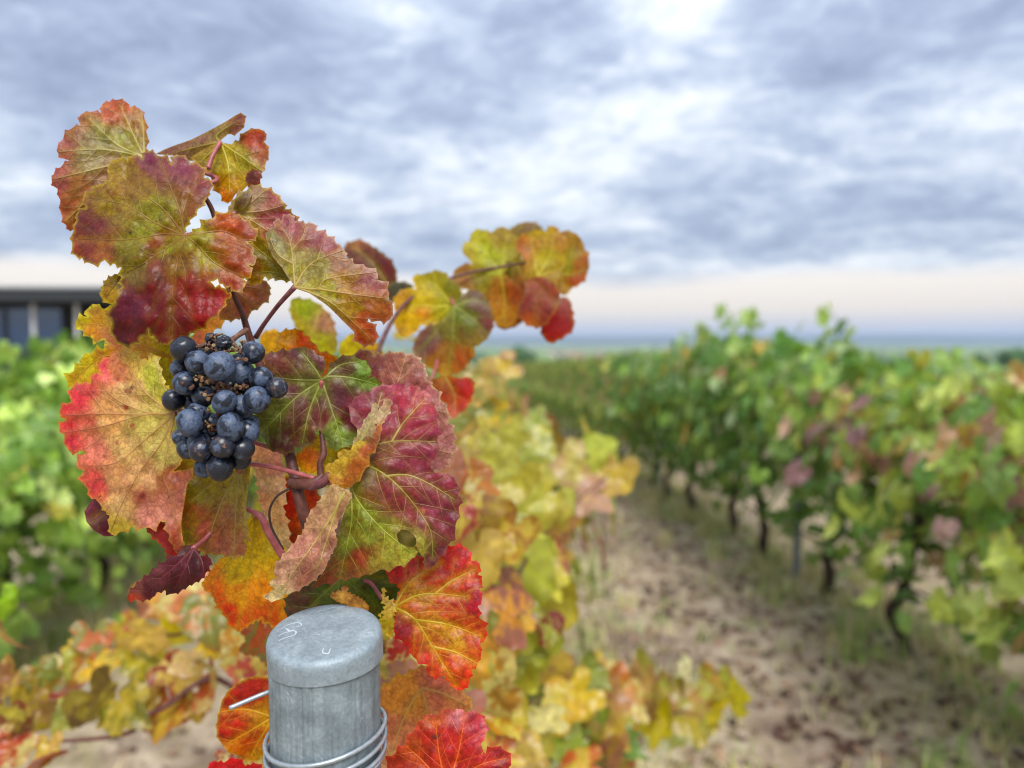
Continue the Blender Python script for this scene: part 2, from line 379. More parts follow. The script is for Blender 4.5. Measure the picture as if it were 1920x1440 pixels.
part('soffit', lambda m: (m.box((-2.4, 2.3, 3.33), (23.6, 8, .1))), M_EAVES_SHADE)
part('wall', lambda m: (m.box((8.2, 2.6, .92), (3.0, 6, 4.64))), M_EAVES_SHADE)
part('wall', lambda m: (m.box((-5, 5.4, .92), (16.2, .3, 4.64))), M_EAVES_SHADE)
part('floor_slab', lambda m: (m.box((-3, 2, -1.0), (22, 8.4, .8))), simple('concrete', '#8f8d88', .8, 3, .15, bmp=0))
for k in range(7):
    x0 = -10.4 + k * 2.62
    p = part('window', lambda m: (m.box((x0 - 1.27, -.2, 1.32), (.08, .1, 3.82)), m.box((x0 + 1.27, -.2, 1.32), (.08, .1, 3.82)), m.box((x0, -.2, 3.19), (2.46, .1, .1)), m.box((x0, -.2, -.54), (2.46, .1, .1))), M_FRAME)
    part('pane', lambda m: m.box((x0, -.2, 1.325), (2.45, .02, 3.62)), gm, p)
for x0 in (-12.2, -7.6, -1.6, 3.1, 6.1, 8.0): part('column', lambda m: m.box((x0, -1.6, 1.34), (.13, .13, 3.88)), M_WHITE)

# ------------------------------------------------------------------ vine leaves: one way of cutting every leaf
def inside(P, poly):
    x, y = P[:, 0], P[:, 1]; c = np.zeros(len(P), bool); n = len(poly)
    for i in range(n):
        x1, y1 = poly[i]; x2, y2 = poly[(i + 1) % n]
        if y1 == y2: continue
        k = ((y1 > y) != (y2 > y)) & (x < (x2 - x1) * (y - y1) / (y2 - y1) + x1); c ^= k
    return c
def segdist(P, A, B):
    d = np.full(len(P), 1e9); AB = B - A; L = np.maximum((AB ** 2).sum(1), 1e-9)
    for i in range(len(A)):
        t = np.clip(((P - A[i]) @ AB[i]) / L[i], 0, 1); q = P - A[i] - t[:, None] * AB[i]
        d = np.minimum(d, np.sqrt((q ** 2).sum(1)))
    return d
def polydist(P, lines):
    if not lines: return np.full(len(P), 1e3)
    A = np.concatenate([np.asarray(q)[:-1] for q in lines]); B = np.concatenate([np.asarray(q)[1:] for q in lines])
    return segdist(P, A, B)
def serrate(pts, tooth, amp, rr, smooth_edges=()):
    """rounds the traced outline off, then cuts teeth into it; an edge listed in smooth_edges stays plain"""
    P = [np.array(p[:2], float) for p in pts]; n = len(P)
    area = sum(P[i][0] * P[(i + 1) % n][1] - P[(i + 1) % n][0] * P[i][1] for i in range(n)); sg = 1 if area > 0 else -1
    out = []
    for i in range(n):
        a, b, c, d = P[i - 1], P[i], P[(i + 1) % n], P[(i + 2) % n]
        L = np.linalg.norm(c - b); plain = i in smooth_edges or tooth <= 0
        def cr(t):
            w = .6
            q = .5 * ((2 * b) + (c - a) * t + (2 * a - 5 * b + 4 * c - d) * t * t + (3 * b - 3 * c + d - a) * t ** 3)
            return b + (c - b) * t + w * (q - b - (c - b) * t)
        k = max(1, int(round(L / (tooth * rr.uniform(.8, 1.35) if tooth > 0 else 14)))) if not plain else max(1, int(L / 12))
        for j in range(k):
            p0, p1 = cr(j / k), cr((j + 1) / k); out.append(p0)
            if not plain:
                e = p1 - p0; le = np.linalg.norm(e); nr = np.array((e[1], -e[0])) / max(le, 1e-6) * sg
                tp = rr.uniform(.5, .75); h = min(le, tooth * 1.4) * amp * 1.12 * rr.uniform(.45, 1.3)
                q = p0 + e * tp + nr * h
                out.append(p0 + e * tp * .6 + nr * h * .48); out.append(q); out.append(p0 + e * (tp + (1 - tp) * .45) + nr * h * .26)
    return np.array(out)
def curve2(pts, step=5.0):
    q = spline([(p[0], p[1], 0) for p in pts], 10); q = np.array([(p.x, p.y) for p in q])
    s = np.concatenate([[0], np.cumsum(np.linalg.norm(np.diff(q, axis=0), axis=1))]); m = max(2, int(s[-1] / step) + 1)
    t = np.linspace(0, s[-1], m); return np.stack([np.interp(t, s, q[:, 0]), np.interp(t, s, q[:, 1])], 1)
def side_veins(mains, poly, rr, gap, amin=38, amax=52):
    out = []
    for mi, mv in enumerate(mains):
        others = [o for k, o in enumerate(mains) if k != mi]
        L = np.concatenate([[0], np.cumsum(np.linalg.norm(np.diff(mv, axis=0), axis=1))]); tot = L[-1]
        s = gap * rr.uniform(.7, 1.1); sd = rr.choice((-1, 1))
        while s < tot * .95:
            i = min(int(np.searchsorted(L, s)), len(mv) - 2); t = mv[i + 1] - mv[i]; t = t / max(np.linalg.norm(t), 1e-6)
            for sdd in (sd,):
                a = math.radians(rr.uniform(amin, amax)) * sdd; p = mv[i].copy(); line = [p.copy()]
                dirv = np.array((t[0] * math.cos(a) - t[1] * math.sin(a), t[0] * math.sin(a) + t[1] * math.cos(a)))
                run = 0; lim = min(tot * .55, gap * 5) * rr.uniform(.75, 1.1) * (1 - .35 * s / tot)
                cv = rr.uniform(-.010, .004) * sdd
                while run < lim:
                    c_, s_ = math.cos(cv * 5), math.sin(cv * 5); dirv = np.array((dirv[0] * c_ - dirv[1] * s_, dirv[0] * s_ + dirv[1] * c_))
                    p = p + dirv * 5; run += 5
                    if not inside(p[None], poly)[0]: break
                    if run > 12 and others and polydist(p[None], others)[0] < 7: break
                    line.append(p.copy())
                if len(line) > 2: out.append(np.array(line))
            sd = -sd; s += gap * rr.uniform(.4, .65)
    return out
def cdt(poly, res, rr):
    lo, hi = poly.min(0), poly.max(0); pts = []
    ys = np.arange(lo[1], hi[1], res * .866)
    G = np.concatenate([np.stack([np.arange(lo[0] + (k % 2) * res / 2, hi[0], res), np.full(len(np.arange(lo[0] + (k % 2) * res / 2, hi[0], res)), y)], 1) for k, y in enumerate(ys)])
    G = G + rng.uniform(-.18, .18, G.shape) * res
    G = G[inside(G, poly)]
    if len(G):
        n = len(poly); A, B = poly, np.roll(poly, -1, 0); G = G[segdist(G, A, B) > res * .45]
    allp = [Vector(p) for p in poly] + [Vector(p) for p in G]; n = len(poly)
    vs_, es_, fs_, *_ = delaunay_2d_cdt(allp, [(i, (i + 1) % n) for i in range(n)], [], 1, 1e-5)
    V = np.array([(v.x, v.y) for v in vs_]); F = [tuple(f) for f in fs_]
    A = V[[f[0] for f in F]]; B = V[[f[1] for f in F]]; C = V[[f[2] for f in F]]
    keep = inside((A + B + C) / 3, poly)
    return V, [f for f, k in zip(F, keep) if k]
def setcol(me, name, C):
    a = me.color_attributes.new(name, 'FLOAT_COLOR', 'POINT')
    a.data.foreach_set('color', np.concatenate([C, np.ones((len(C), 1))], 1).astype(np.float32).ravel())

LK = 1.0         # pigment per seen colour
def pig(h):
    c = np.array(hexc(h)); y = c @ np.array((.21, .72, .07)); return np.clip(y + (c - y) * 1.2, .004, 1) ** 1.18 * LK
M_VEINP, n_, l_, b_ = newmat('leaf_vein_pigment'); a_ = n_.new('ShaderNodeVertexColor'); a_.layer_name = 'pigment'; l_.new(a_.outputs[0], b_.inputs['Base Color']); b_.inputs['Roughness'].default_value = .5
def zoomer(z):
    ox, oy, s = z
    return lambda p: (ox + p[0] / s, oy + p[1] / s)
Z1, Z2, Z3, Z4, Z5, Z6, Z7, PX = (80, 170, 2.88), (400, 380, 2.88), (80, 600, 2.618), (440, 700, 2.618), (400, 1050, 3.31), (0, 1050, 3.692), (640, 400, 2.88), (0, 0, 1)
vine_root = None
def hero_leaf(parent, label, z, d, outline, J, veins, colours, tilt=(0, 0), bow=3., bend=(0, 0), wave=5., tooth=24, amp=.34, res=3.6, vein='#a89a58',
              edge='#c2b45a', edge_k=.55, halo='#a8a040', halo_k=.25, plain=(), smoothall=False, quilt=1.0, under=False, mottle='#7a2a1e', mot=.35,
              petiole=None, spots=(), folds=(), wmain=4.6, gap=34, seed=None, pm=None, petr=.0014, gain=1.0, sat=1.0):
    """outline, veins and colours are read off the photograph in the zoom z; tilt / bend / bow / wave shape the blade in depth (mm per 100 px)"""
    seed = seed if seed is not None else int(abs(outline[0][0] * 7 + outline[0][1] * 13 + d * 999)) % 9999
    rr = random.Random(seed); tz = zoomer(z)
    root_xy = np.array(tz(J)); Jd = None
    sheets = [dict(outline=outline, veins=veins, colours=colours, plain=plain, tilt=tilt, bow=bow, bend=bend, d=d, under=under, c=None)] + list(folds)
    V_all, F_all, C_all, VV, VF, VC = [], [], [], [], [], []
    for si, sh in enumerate(sheets):
        g = lambda k, dv: sh.get(k, dv)
        pts = [tz(p) for p in sh['outline']]
        poly = serrate(pts, 0 if smoothall else g('tooth', tooth), amp, rr, set(g('plain', ())))
        cen = np.mean(np.array(pts), 0); sd = g('d', d); til = g('tilt', tilt); bo = g('bow', bow); be = g('bend', (0, 0)); wv = g('wave', wave); un = g('under', under)
        mains = [curve2([tz(p) for p in v]) for v in g('veins', [])]
        sides = side_veins(mains, poly, rr, gap) if mains else []
        ox, oy = rr.uniform(0, 99), rr.uniform(0, 99)
        def depth(P, groove=True):
            q = (P - cen) / 100
            t = til[0] * q[:, 0] + til[1] * q[:, 1] + bo * (q ** 2).sum(1) + be[0] * q[:, 0] ** 2 + be[1] * q[:, 1] ** 2
            t = t + wv * (fbm(P[:, 0] / 75 + ox, P[:, 1] / 75 + oy, seed % 97, 2) - .5) + wv * .35 * (vnoise(P[:, 0] / 22 + oy, P[:, 1] / 22 + ox, 5 + seed % 50) - .5)
            if groove and mains:
                dm, ds = polydist(P, mains), polydist(P, sides); s_ = -1 if un else 1
                t = t + s_ * quilt * (1.1 * np.exp(-(dm / 9) ** 2) + .55 * np.exp(-(ds / 7) ** 2))
            return sd + t * .001
        V2, F2 = cdt(poly, g('res', res), rr)
        D = depth(V2); W = at_np(V2, D)
        # pigment
        ca = [(tz(c[:2]), pig(c[2]) * gain) for c in sh['colours']]
        K = np.array([c[0] for c in ca]); CC = np.array([c[1] for c in ca])
        def pigment(P):
            wq = P + 30 * np.stack([fbm(P[:, 0] / 30 + ox, P[:, 1] / 30, 3, 3) - .5, fbm(P[:, 0] / 30, P[:, 1] / 30 + oy, 4, 3) - .5], 1)
            d2 = ((wq[:, None] - K[None]) ** 2).sum(2); w = 1 / (d2 + 90) ** 2.3; return (w[:, :, None] * CC[None]).sum(1) / w.sum(1)[:, None]
        grey = lambda c: (c @ np.array((.21, .72, .07)))[:, None]
        CC = grey(CC) + (CC - grey(CC)) * sat
        Cc = pigment(V2)
        nn = fbm(V2[:, 0] / 16 + oy, V2[:, 1] / 16 + ox, 9, 4); Cc = Cc * (.80 + .42 * nn)[:, None]
        k = np.clip((fbm(V2[:, 0] / 11 + ox, V2[:, 1] / 11 + oy, 31, 4) - .52) * 5, 0, 1) * mot
        Cc = Cc * (1 - k[:, None]) + pig(mottle) * k[:, None]
        if mains:
            dm, ds = polydist(V2, mains), polydist(V2, sides)
            k = halo_k * np.maximum(np.exp(-(dm / 9) ** 2), .4 * np.exp(-(ds / 5) ** 2)); Cc = Cc * (1 - k[:, None]) + pig(g('halo', halo)) * k[:, None]
        de = segdist(V2, poly, np.roll(poly, -1, 0)); k = edge_k * np.exp(-(de / 3.2) ** 2)
        Cc = Cc * (1 - k[:, None]) + pig(g('edge', edge)) * k[:, None]
        for sx, sy, srad, scol in spots:
            sxy = np.array(tz((sx, sy))); q = np.sqrt(((V2 - sxy) ** 2).sum(1)) / srad + .9 * (fbm(V2[:, 0] / 6, V2[:, 1] / 6, 77, 2) - .5)
            k = np.clip(1.5 - q * 1.5, 0, .85); Cc = Cc * (1 - k[:, None]) + pig(scol) * k[:, None]
        b = sum(len(v) for v in V_all); V_all.append(W); C_all.append(Cc); F_all += [tuple(i + b for i in f) for f in F2]
        if si == 0:
            jd = float(depth(root_xy[None])[0])
        # raised veins
        for li, (lines, w0, w1) in enumerate(((mains, wmain, 1.2), (sides, 1.9, .6))):
            for ln in lines:
                m = len(ln); t = np.gradient(ln, axis=0); t /= np.maximum(np.linalg.norm(t, axis=1), 1e-6)[:, None]; nr = np.stack([-t[:, 1], t[:, 0]], 1)
                wd = (w0 + (w1 - w0) * np.linspace(0, 1, m) ** .7)[:, None] / 2
                dc = depth(ln)
                A = at_np(ln + nr * wd, depth(ln + nr * wd) - .00006); Bc = at_np(ln, dc - .00016 - .00006 * w0); Cx = at_np(ln - nr * wd, depth(ln - nr * wd) - .00006)
                pc_ = pigment(ln); kk = (.62 if li == 0 else .3); pc_ = pc_ * (1 - kk) + pig(vein) * kk; VC += list(pc_ * .9) + list(pc_) + list(pc_ * .9)
                b = len(VV); VV += list(A) + list(Bc) + list(Cx)
                for i in range(m - 1):
                    VF.append((b + i, b + m + i, b + m + i + 1, b + i + 1)); VF.append((b + m + i, b + 2 * m + i, b + 2 * m + i + 1, b + m + i + 1))
    Jw = np.array(at(root_xy[0], root_xy[1], jd)); V_all = np.concatenate(V_all) - Jw
    me = mesh('leaf', V_all, F_all, M_HERO); setcol(me, 'pigment', np.concatenate(C_all))
    o = link('leaf', me, parent, loc=Vector(Jw) - (parent.location if parent else Vector()))
    if label: o['label'] = label
    if VV:
        vme = mesh('veins', np.array(VV) - Jw, VF, M_VEINP); setcol(vme, 'pigment', np.array(VC)); link('veins', vme, o)
    if petiole:
        pts = [Vector(Jw)] + [at(*p) for p in petiole]; m = MB(); q = spline(pts, 8); m.tube([p - Vector(Jw) for p in q], [petr * (1.15 - .25 * math.sin(math.pi * i / len(q))) for i in range(len(q))], 8)
        link('petiole', m.me('petiole', pm or M_PETIOLE), o)
    return o

# shared leaves, unit span, petiole at the origin, tip towards -Y, upper face +Z
HALF = [(0, -100), (9, -86), (22, -74), (29, -66), (40, -64), (57, -54), (62, -38), (57, -24), (57, -10), (63, 4), (66, 22), (56, 42), (36, 50), (18, 42), (6, 22), (1.5, 2)]
def shared_leaf(k, res, tooth):
    rr = random.Random(100 + k)
    h = [(x * rr.uniform(.92, 1.1), y * rr.uniform(.94, 1.06)) for x, y in HALF]; h[0] = (0, h[0][1])
    h2 = [(x * rr.uniform(.9, 1.1), y) for x, y in h]
    pts = [(x, y) for x, y in h] + [(-x, y) for x, y in h2[:0:-1]]
    poly = serrate(pts, tooth, .3, rr)
    mains = [curve2(v) for v in ([(0, 0), (0, -95)], [(0, 0), (30, -30), (55, -50)], [(0, 0), (-30, -30), (-55, -50)], [(0, 0), (35, 10), (60, 20)], [(0, 0), (-35, 10), (-60, 20)])]
    V2, F2 = cdt(poly, res, rr)
    q = V2 / 100; r2 = (q ** 2).sum(1)
    cup, fold, roll = rr.uniform(-.42, .40), rr.uniform(-.15, .5), rr.uniform(-.45, .5)
    Zc = cup * r2 + fold * np.abs(q[:, 0]) * .6 - roll * np.maximum(-q[:, 1], 0) ** 2 + .26 * (fbm(q[:, 0] * 3 + k * 7, q[:, 1] * 3, k, 2) - .5)
    dm = polydist(V2, mains); Zc = Zc - .02 * np.exp(-(dm / 7) ** 2)
    me = mesh('vine_leaf', np.stack([q[:, 0], q[:, 1], Zc], 1) / 1.35, F2, M_LEAF)
    de = segdist(V2, poly, np.roll(poly, -1, 0))
    setcol(me, 'zones', np.stack([np.clip(1 - de / 34, 0, 1), np.exp(-(dm / 5) ** 2), np.clip(np.sqrt(r2), 0, 1)], 1))
    return me
LEAVES = [shared_leaf(k, 8, 17) for k in range(8)]
LOW = [shared_leaf(k, 22, 0) for k in (3, 4, 5, 6)]
LEAF_ARR = []
for me in LOW:
    co = np.empty(len(me.vertices) * 3, np.float32); me.vertices.foreach_get('co', co)
    LEAF_ARR.append((co.reshape(-1, 3).astype(float), [tuple(p.vertices) for p in me.polygons]))
def leaf_matrix(pos, nrm, tip, size):
    z = Vector(nrm).normalized(); t = Vector(tip); t = t - z * t.dot(z)
    if t.length < 1e-4: t = z.orthogonal()
    y = -t.normalized(); x = y.cross(z)
    return Matrix.Translation(pos) @ Matrix((x, y, z)).transposed().to_4x4() @ Matrix.Scale(size, 4)
def put_leaf(parent, M, c, red=0.0, k=None, rr=random):
    o = bpy.data.objects.new('leaf', LEAVES[rr.randrange(8) if k is None else k]); col.objects.link(o); o.parent = parent
    o.matrix_basis = M; o.color = tuple(c) + (red * .6,); return o

# ---- a whole vine: trunk, two arms on the wire, canes that rise, arch and hang, leaves along the canes
def vine_plan(seed, canes=20, top=1.5, spread=.52, low=.28, wire=.82):
    rr = random.Random(seed); leaves, tubes = [], []
    for c in range(canes):
        y = rr.uniform(-.52, .52); p = Vector((rr.uniform(-.05, .05), y, wire + rr.uniform(0, .06)))
        side = rr.choice((-1, 1)); lean = rr.uniform(.05, .75) * side
        dv = Vector((lean, rr.uniform(-.35, .35), 1)).normalized(); L = rr.uniform(.7, 1.35); step = .062; n = int(L / step); pts = [p.copy()]
        g = rr.uniform(.8, 3.2) * (.5 + abs(lean))
        up = c < 2
        if up: dv = Vector((rr.gauss(0, .12), rr.gauss(0, .12), 1)).normalized(); g = .15; n = rr.randint(8, 14)
        for i in range(n):
            f = i / n
            dv = (dv + Vector((side * .05 * f, rr.gauss(0, .06), -g * step * (.3 + 1.8 * f)))).normalized()
            if p.z > top - .12 and not up: dv.z = min(dv.z, .05)
            if abs(p.x) > spread: dv.x *= .4
            p = p + dv * step
            if p.z < low: break
            pts.append(p.copy())
            s = (-1) ** i; lat = Vector((-dv.y, dv.x, 0)); lat = lat.normalized() if lat.length > .05 else Vector((side, 0, 0))
            lp = p + lat * s * rr.uniform(.03, .08) + Vector((side * rr.uniform(0, .05), 0, rr.uniform(-.02, .05)))
            out = Vector((lp.x * 2.2 + side * .3, 0, 0))
            nrm = out + Vector((rr.gauss(0, .45), rr.gauss(0, .5), rr.uniform(.15, .95)))
            leaves.append((lp, nrm, Vector((side * .5 + rr.gauss(0, .4), rr.gauss(0, .5), -1)), rr.uniform(.085, .135), f))
        tubes.append(pts)
    return leaves, tubes
def inner_foliage(seed, n, top, spread, low, mat):
    rr = random.Random(seed); V, F, Zs = [], [], []
    for k in range(n):
        y = rr.uniform(-.55, .55); z = low + (top - low) * rr.random() ** .75; x = rr.gauss(0, spread * .5) * (1.15 - .5 * abs((z - low) / (top - low) - .45))
        nrm = Vector((x * 2 + rr.gauss(0, .5), rr.gauss(0, .6), rr.uniform(0, .9))); M = leaf_matrix(Vector((x, y, z)), nrm, Vector((rr.gauss(0, .5), rr.gauss(0, .5), -1)), rr.uniform(.075, .115))
        co, fs = LEAF_ARR[rr.randrange(len(LEAF_ARR))]; A = np.array(M); W = co @ A[:3, :3].T + A[:3, 3]
        b = len(V); V += list(W); F += [tuple(i + b for i in f) for f in fs]
    me = mesh('foliage', V, F, mat); setcol(me, 'zones', np.zeros((len(V), 3))); return me
def trunk_mesh(seed, mat, wire=.82):
    rr = random.Random(seed); m = MB(); pts = [Vector((0, 0, -.06))]; x = y = 0
    for k in range(1, 8):
        x += rr.gauss(0, .022); y += rr.gauss(0, .03); pts.append(Vector((x, y, (wire - .05) * k / 7)))
    q = spline(pts, 4); m.tube(q, [.036 - .012 * i / len(q) + .005 * math.sin(i * 1.7) for i in range(len(q))], 9)
    m.tube([pts[-1] + Vector((0, 0, -.01)), pts[-1] + Vector((0, 0, .04))], [.036, .02], 8)
    top = pts[-1]; arms = []
    for s in (-1, 1):
        a = MB(); pp = spline([top, top + Vector((0, s * .12, .05)), Vector((rr.gauss(0, .02), s * .32, wire)), Vector((rr.gauss(0, .02), s * .52, wire + .01))], 5)
        a.tube(pp, [.022 - .010 * i / len(pp) + .003 * math.sin(i * 2.1) for i in range(len(pp))], 7); arms.append(a.me('arm', mat))
    return m.me('trunk', mat), arms
def cane_mesh(tubes):
    m = MB()
    for pts in tubes: m.tube(pts[::2] if len(pts) > 4 else pts, [.0045 - .003 * i / max(1, len(pts[::2] if len(pts) > 4 else pts)) for i in range(len(pts[::2] if len(pts) > 4 else pts))], 5, False)
    return m.me('cane', M_CANE)
def ramp_cols(lst): return [(i / len(lst), rgba(h, .8)) for i, h in enumerate(lst)]
GREENS = ['#7a9e44', '#8cb04e', '#668a3e', '#9cba58', '#7a9e54', '#587c3c', '#a8c062', '#8ca45e']
M_FOL_GREEN = shared_leaf_material('green_canopy', .45, random_island=True, cols=ramp_cols(GREENS))
M_FOL_FRESH = shared_leaf_material('fresh_green_canopy', .5, random_island=True, cols=ramp_cols(['#8eb046', '#a0c050', '#769c3e', '#aec85c', '#86a84a', '#668a38', '#bad068', '#94b44e']))
M_FOL_GOLD = shared_leaf_material('golden_canopy', .45, random_island=True, cols=ramp_cols(['#989034', '#a08438', '#6c7c34', '#a29c46', '#7c4830', '#88863c', '#5a6e30', '#94704c']))
M_FOL_OLIVE = shared_leaf_material('turning_canopy', .45, random_island=True, cols=ramp_cols(['#8aa448', '#a4b456', '#6d9040', '#bcb85e', '#7a9a46', '#a88a5e', '#5c8038', '#98aa52']))
PLANS = [vine_plan(31 + k) for k in range(4)] + [vine_plan(51 + k, 22, 1.5, .5, .12) for k in range(2)]
for p_ in PLANS: random.Random(1).shuffle(p_[0])
CANES = [cane_mesh(p[1]) for p in PLANS]
TRUNKS = [trunk_mesh(60 + k, M_BARK if k != 2 else M_GREYBARK) for k in range(6)]
FOLS = {m.name: [inner_foliage(80 + k, 240, 1.42, .5, .30, m) for k in range(2)] for m in (M_FOL_GREEN, M_FOL_GOLD, M_FOL_OLIVE, M_FOL_FRESH)}
FULL = {m.name: [inner_foliage(90 + k, 440, 1.55, .62, .18 if m is M_FOL_FRESH else .32, m) for k in range(2)] for m in (M_FOL_GREEN, M_FOL_OLIVE, M_FOL_FRESH)}
def vine(s, o, k, colour, label, group, fol, near=True, seed=0, flip=False, sc=(1, 1, 1), name='grapevine', maxleaf=300, dense=False, ls_=1.0):
    rr = random.Random(1000 + seed); p = row(s, o); p.z = float(ground_z(np.array([p.x]), np.array([p.y]))[0]) - .01
    v = empty(name, p, ROW_A + (math.pi if flip else 0), label=label, cat='grapevine', group=group); v.scale = sc
    link('trunk', TRUNKS[k][0], v)
    for a in TRUNKS[k][1]: link('arm', a, v)
    if near:
        link('cane', CANES[k], v)
        for (lp, nrm, tip, size, f) in PLANS[k][0][:maxleaf]:
            c, red = colour(rr, lp.z, (-lp.x if flip else lp.x), f); put_leaf(v, leaf_matrix(lp, nrm, tip, size * ls_), c, red, rr=rr)
        tag(link('foliage', (FULL if dense else FOLS)[fol.name][seed % 2], v), kind='stuff')
    else:
        tag(link('foliage', FULL[fol.name][seed % 2], v), kind='stuff')
    return v
KC = .98
def pick(rr, lst): return hexc(rr.choice(lst), KC * rr.uniform(.75, 1.2))
def green(rr, z, x, f):
    if rr.random() < .06: return pick(rr, ['#d0c43e', '#c0ba4c']), .1
    return pick(rr, ['#8aac3e', '#9cbc4a', '#b0ca58', '#789c3a', '#90b24c', '#c0d66c', '#cadc8a']), 0
def right_green(rr, z, x, f):
    q = rr.random()
    if q < .06: return pick(rr, ['#c8b440', '#c0c05a']), .15
    if q < .085: return pick(rr, ['#a8785a', '#b88a64']), .2
    if q < .22: return pick(rr, ['#a4b886', '#b0c49a']), 0
    return pick(rr, ['#6a9040', '#7ea048', '#92b056', '#5a8038', '#6c9450', '#a0b85e']), 0
def right_mixed(rr, z, x, f):
    q = rr.random()
    if z > 1.0:
        if q < .13: return pick(rr, ['#8a646a', '#7d5458', '#9a747a']), .05
        if q < .23: return pick(rr, ['#cc9c92', '#d0a898', '#c89c80']), .1
        if q < .30: return pick(rr, ['#b87e48', '#ae7648']), .25
    if q < .62: return pick(rr, ['#a8b850', '#bac664', '#9cb24c']), .05
    return pick(rr, ['#7a9e44', '#90b04c', '#66903c', '#86a856']), .03
def gold(rr, z, x, f):
    q = rr.random()
    if q < .30: return pick(rr, ['#c0b23c', '#b4a830', '#c8bc58']), .2
    if q < .64: return pick(rr, ['#a2a640', '#909838', '#aeb254', '#848e36', '#babe68']), .15
    if q < .71: return pick(rr, ['#c8924a', '#be8440', '#c69a60']), .35
    if q < .83: return pick(rr, ['#b8887a', '#a87468', '#c09c88']), .2
    if q < .88: return pick(rr, ['#983a30', '#8a3430']), .3
    return pick(rr, ['#738a40', '#627c38']), .1
def olive(rr, z, x, f):
    q = rr.random()
    if q < .3: return pick(rr, ['#c4bc54', '#b8b04e']), .2
    if q < .4: return pick(rr, ['#c08a70', '#b87a60']), .2
    return pick(rr, ['#6a8c3c', '#82a048', '#5a7c38', '#94a850']), .05

ORD = ['first', 'second', 'third', 'fourth', 'fifth', 'sixth', 'seventh', 'eighth', 'ninth', 'tenth']
# right of the dirt path
RO = 2.43
rs = [1.95, 2.85, 3.8, 4.85, 5.75, 6.7, 7.65, 8.6]
for i, s in enumerate(rs):
    f = right_mixed if s < 4 else right_green
    look = ['tangled vine with pale green leaves at the very right edge', 'vine with pinkish and purple upper leaves beside the black drip hose', 'vine with pink, purple and lime leaves on a grey forked trunk',
            'green vine with a few orange leaves just nearer than the steel stake', 'dense dark green vine just beyond the steel stake by the path',
            'tall green vine with shoots rising above the skyline', 'deep green vine between the two steel stakes of the path row', 'green vine beside the farther steel stake of the path row'][i]
    vine(s, RO + [0, .02, -.03, .03, -.02, .04, 0, -.03][i], [5, 4, 4, 5, 1, 5, 4, 2][i], f, look, 'vines right of the dirt path', M_FOL_OLIVE if s < 3 else M_FOL_GREEN, True, 10 + i, i % 2 == 1, (1.12, 1.0, [1.0, 1.0, 1.05, 1.14, 1.22, 1.26, 1.2, 1.18][i]))
for i in range(34):
    s = 9.5 + i * .95
    vine(s, RO + random.uniform(-.05, .05), i % 4, None, 'distant green vine of the row right of the dirt path', 'far vines right of the dirt path', M_FOL_OLIVE, False, 40 + i, i % 2 == 0, (1, 1, 1.13))
# left row
LO = -2.52
ls = [3.3, 4.2, 5.1, 6.0, 6.9, 7.8]
for i, s in enumerate(ls):
    look = ['bright green vine at the lower left edge', 'lush green vine left of the red leaves', 'full green vine behind the pink leaf', 'green vine with its crown below the dark building', 'green vine partly behind the yellow toothed leaf', 'far green vine of the left row by the building'][i]
    vine(s, LO, [4, 5, 4, 5, 2, 0][i], green, look, 'green vines in the left row', M_FOL_FRESH, True, 90 + i, i % 2 == 0, (1.12, 1, [.88, .9, 1.1, 1.2, 1.16, 1.14][i]), dense=True)
for i in range(30):
    vine(8.7 + i * .95, LO, i % 4, None, 'distant green vine at the end of the left row', 'far vines of the left row', M_FOL_FRESH, False, 130 + i, i % 2 == 1, (1.05, 1, 1.12))
# rows farther out
for o, n, s0, word in ((RO + 2.45, 24, 4.0, 'second row to the right'), (RO + 4.9, 18, 7, 'third row to the right'), (LO - 2.45, 24, 7.2, 'second row to the left'), (LO - 4.9, 20, 11, 'third row to the left')):
    for i in range(n):
        vine(s0 + i * 1.15, o, i % 4, None, 'pale green vine of the ' + word + ', seen over the nearer row', 'vines of the ' + word, M_FOL_OLIVE if o > 0 else M_FOL_GREEN, False, 170 + i, i % 2 == 1, (1.05, 1.12, .97))
# the golden row that the camera looks along
OO = -.08
for i, s in enumerate([2.0, 2.85, 3.75, 4.7, 5.7, 6.7]):
    look = ['golden vine with pink and cream leaves right behind the post', 'yellow and pink leafed vine second behind the post', 'yellowing vine where the golden row turns paler', 'yellow green vine halfway along the golden row',
            'olive green vine far along the golden row', 'farthest leafy vine told apart in the golden row'][i]
    vine(s, OO, [0, 3, 1, 2, 0, 3][i], gold if i < 3 else olive, look, 'vines of the golden row', M_FOL_GOLD if i < 3 else M_FOL_OLIVE, True, 220 + i, i % 2 == 1, (.66, 1, [1.0, 1.0, 1.0, 1.03, 1.03, 1.03][i]), ls_=.8)
for i in range(30):
    vine(7.6 + i * .95, OO, i % 4, None, 'distant green vine at the end of the golden row', 'far vines of the golden row', M_FOL_FRESH if i > 6 else M_FOL_OLIVE, False, 240 + i, i % 2 == 0, (1, 1, 1))

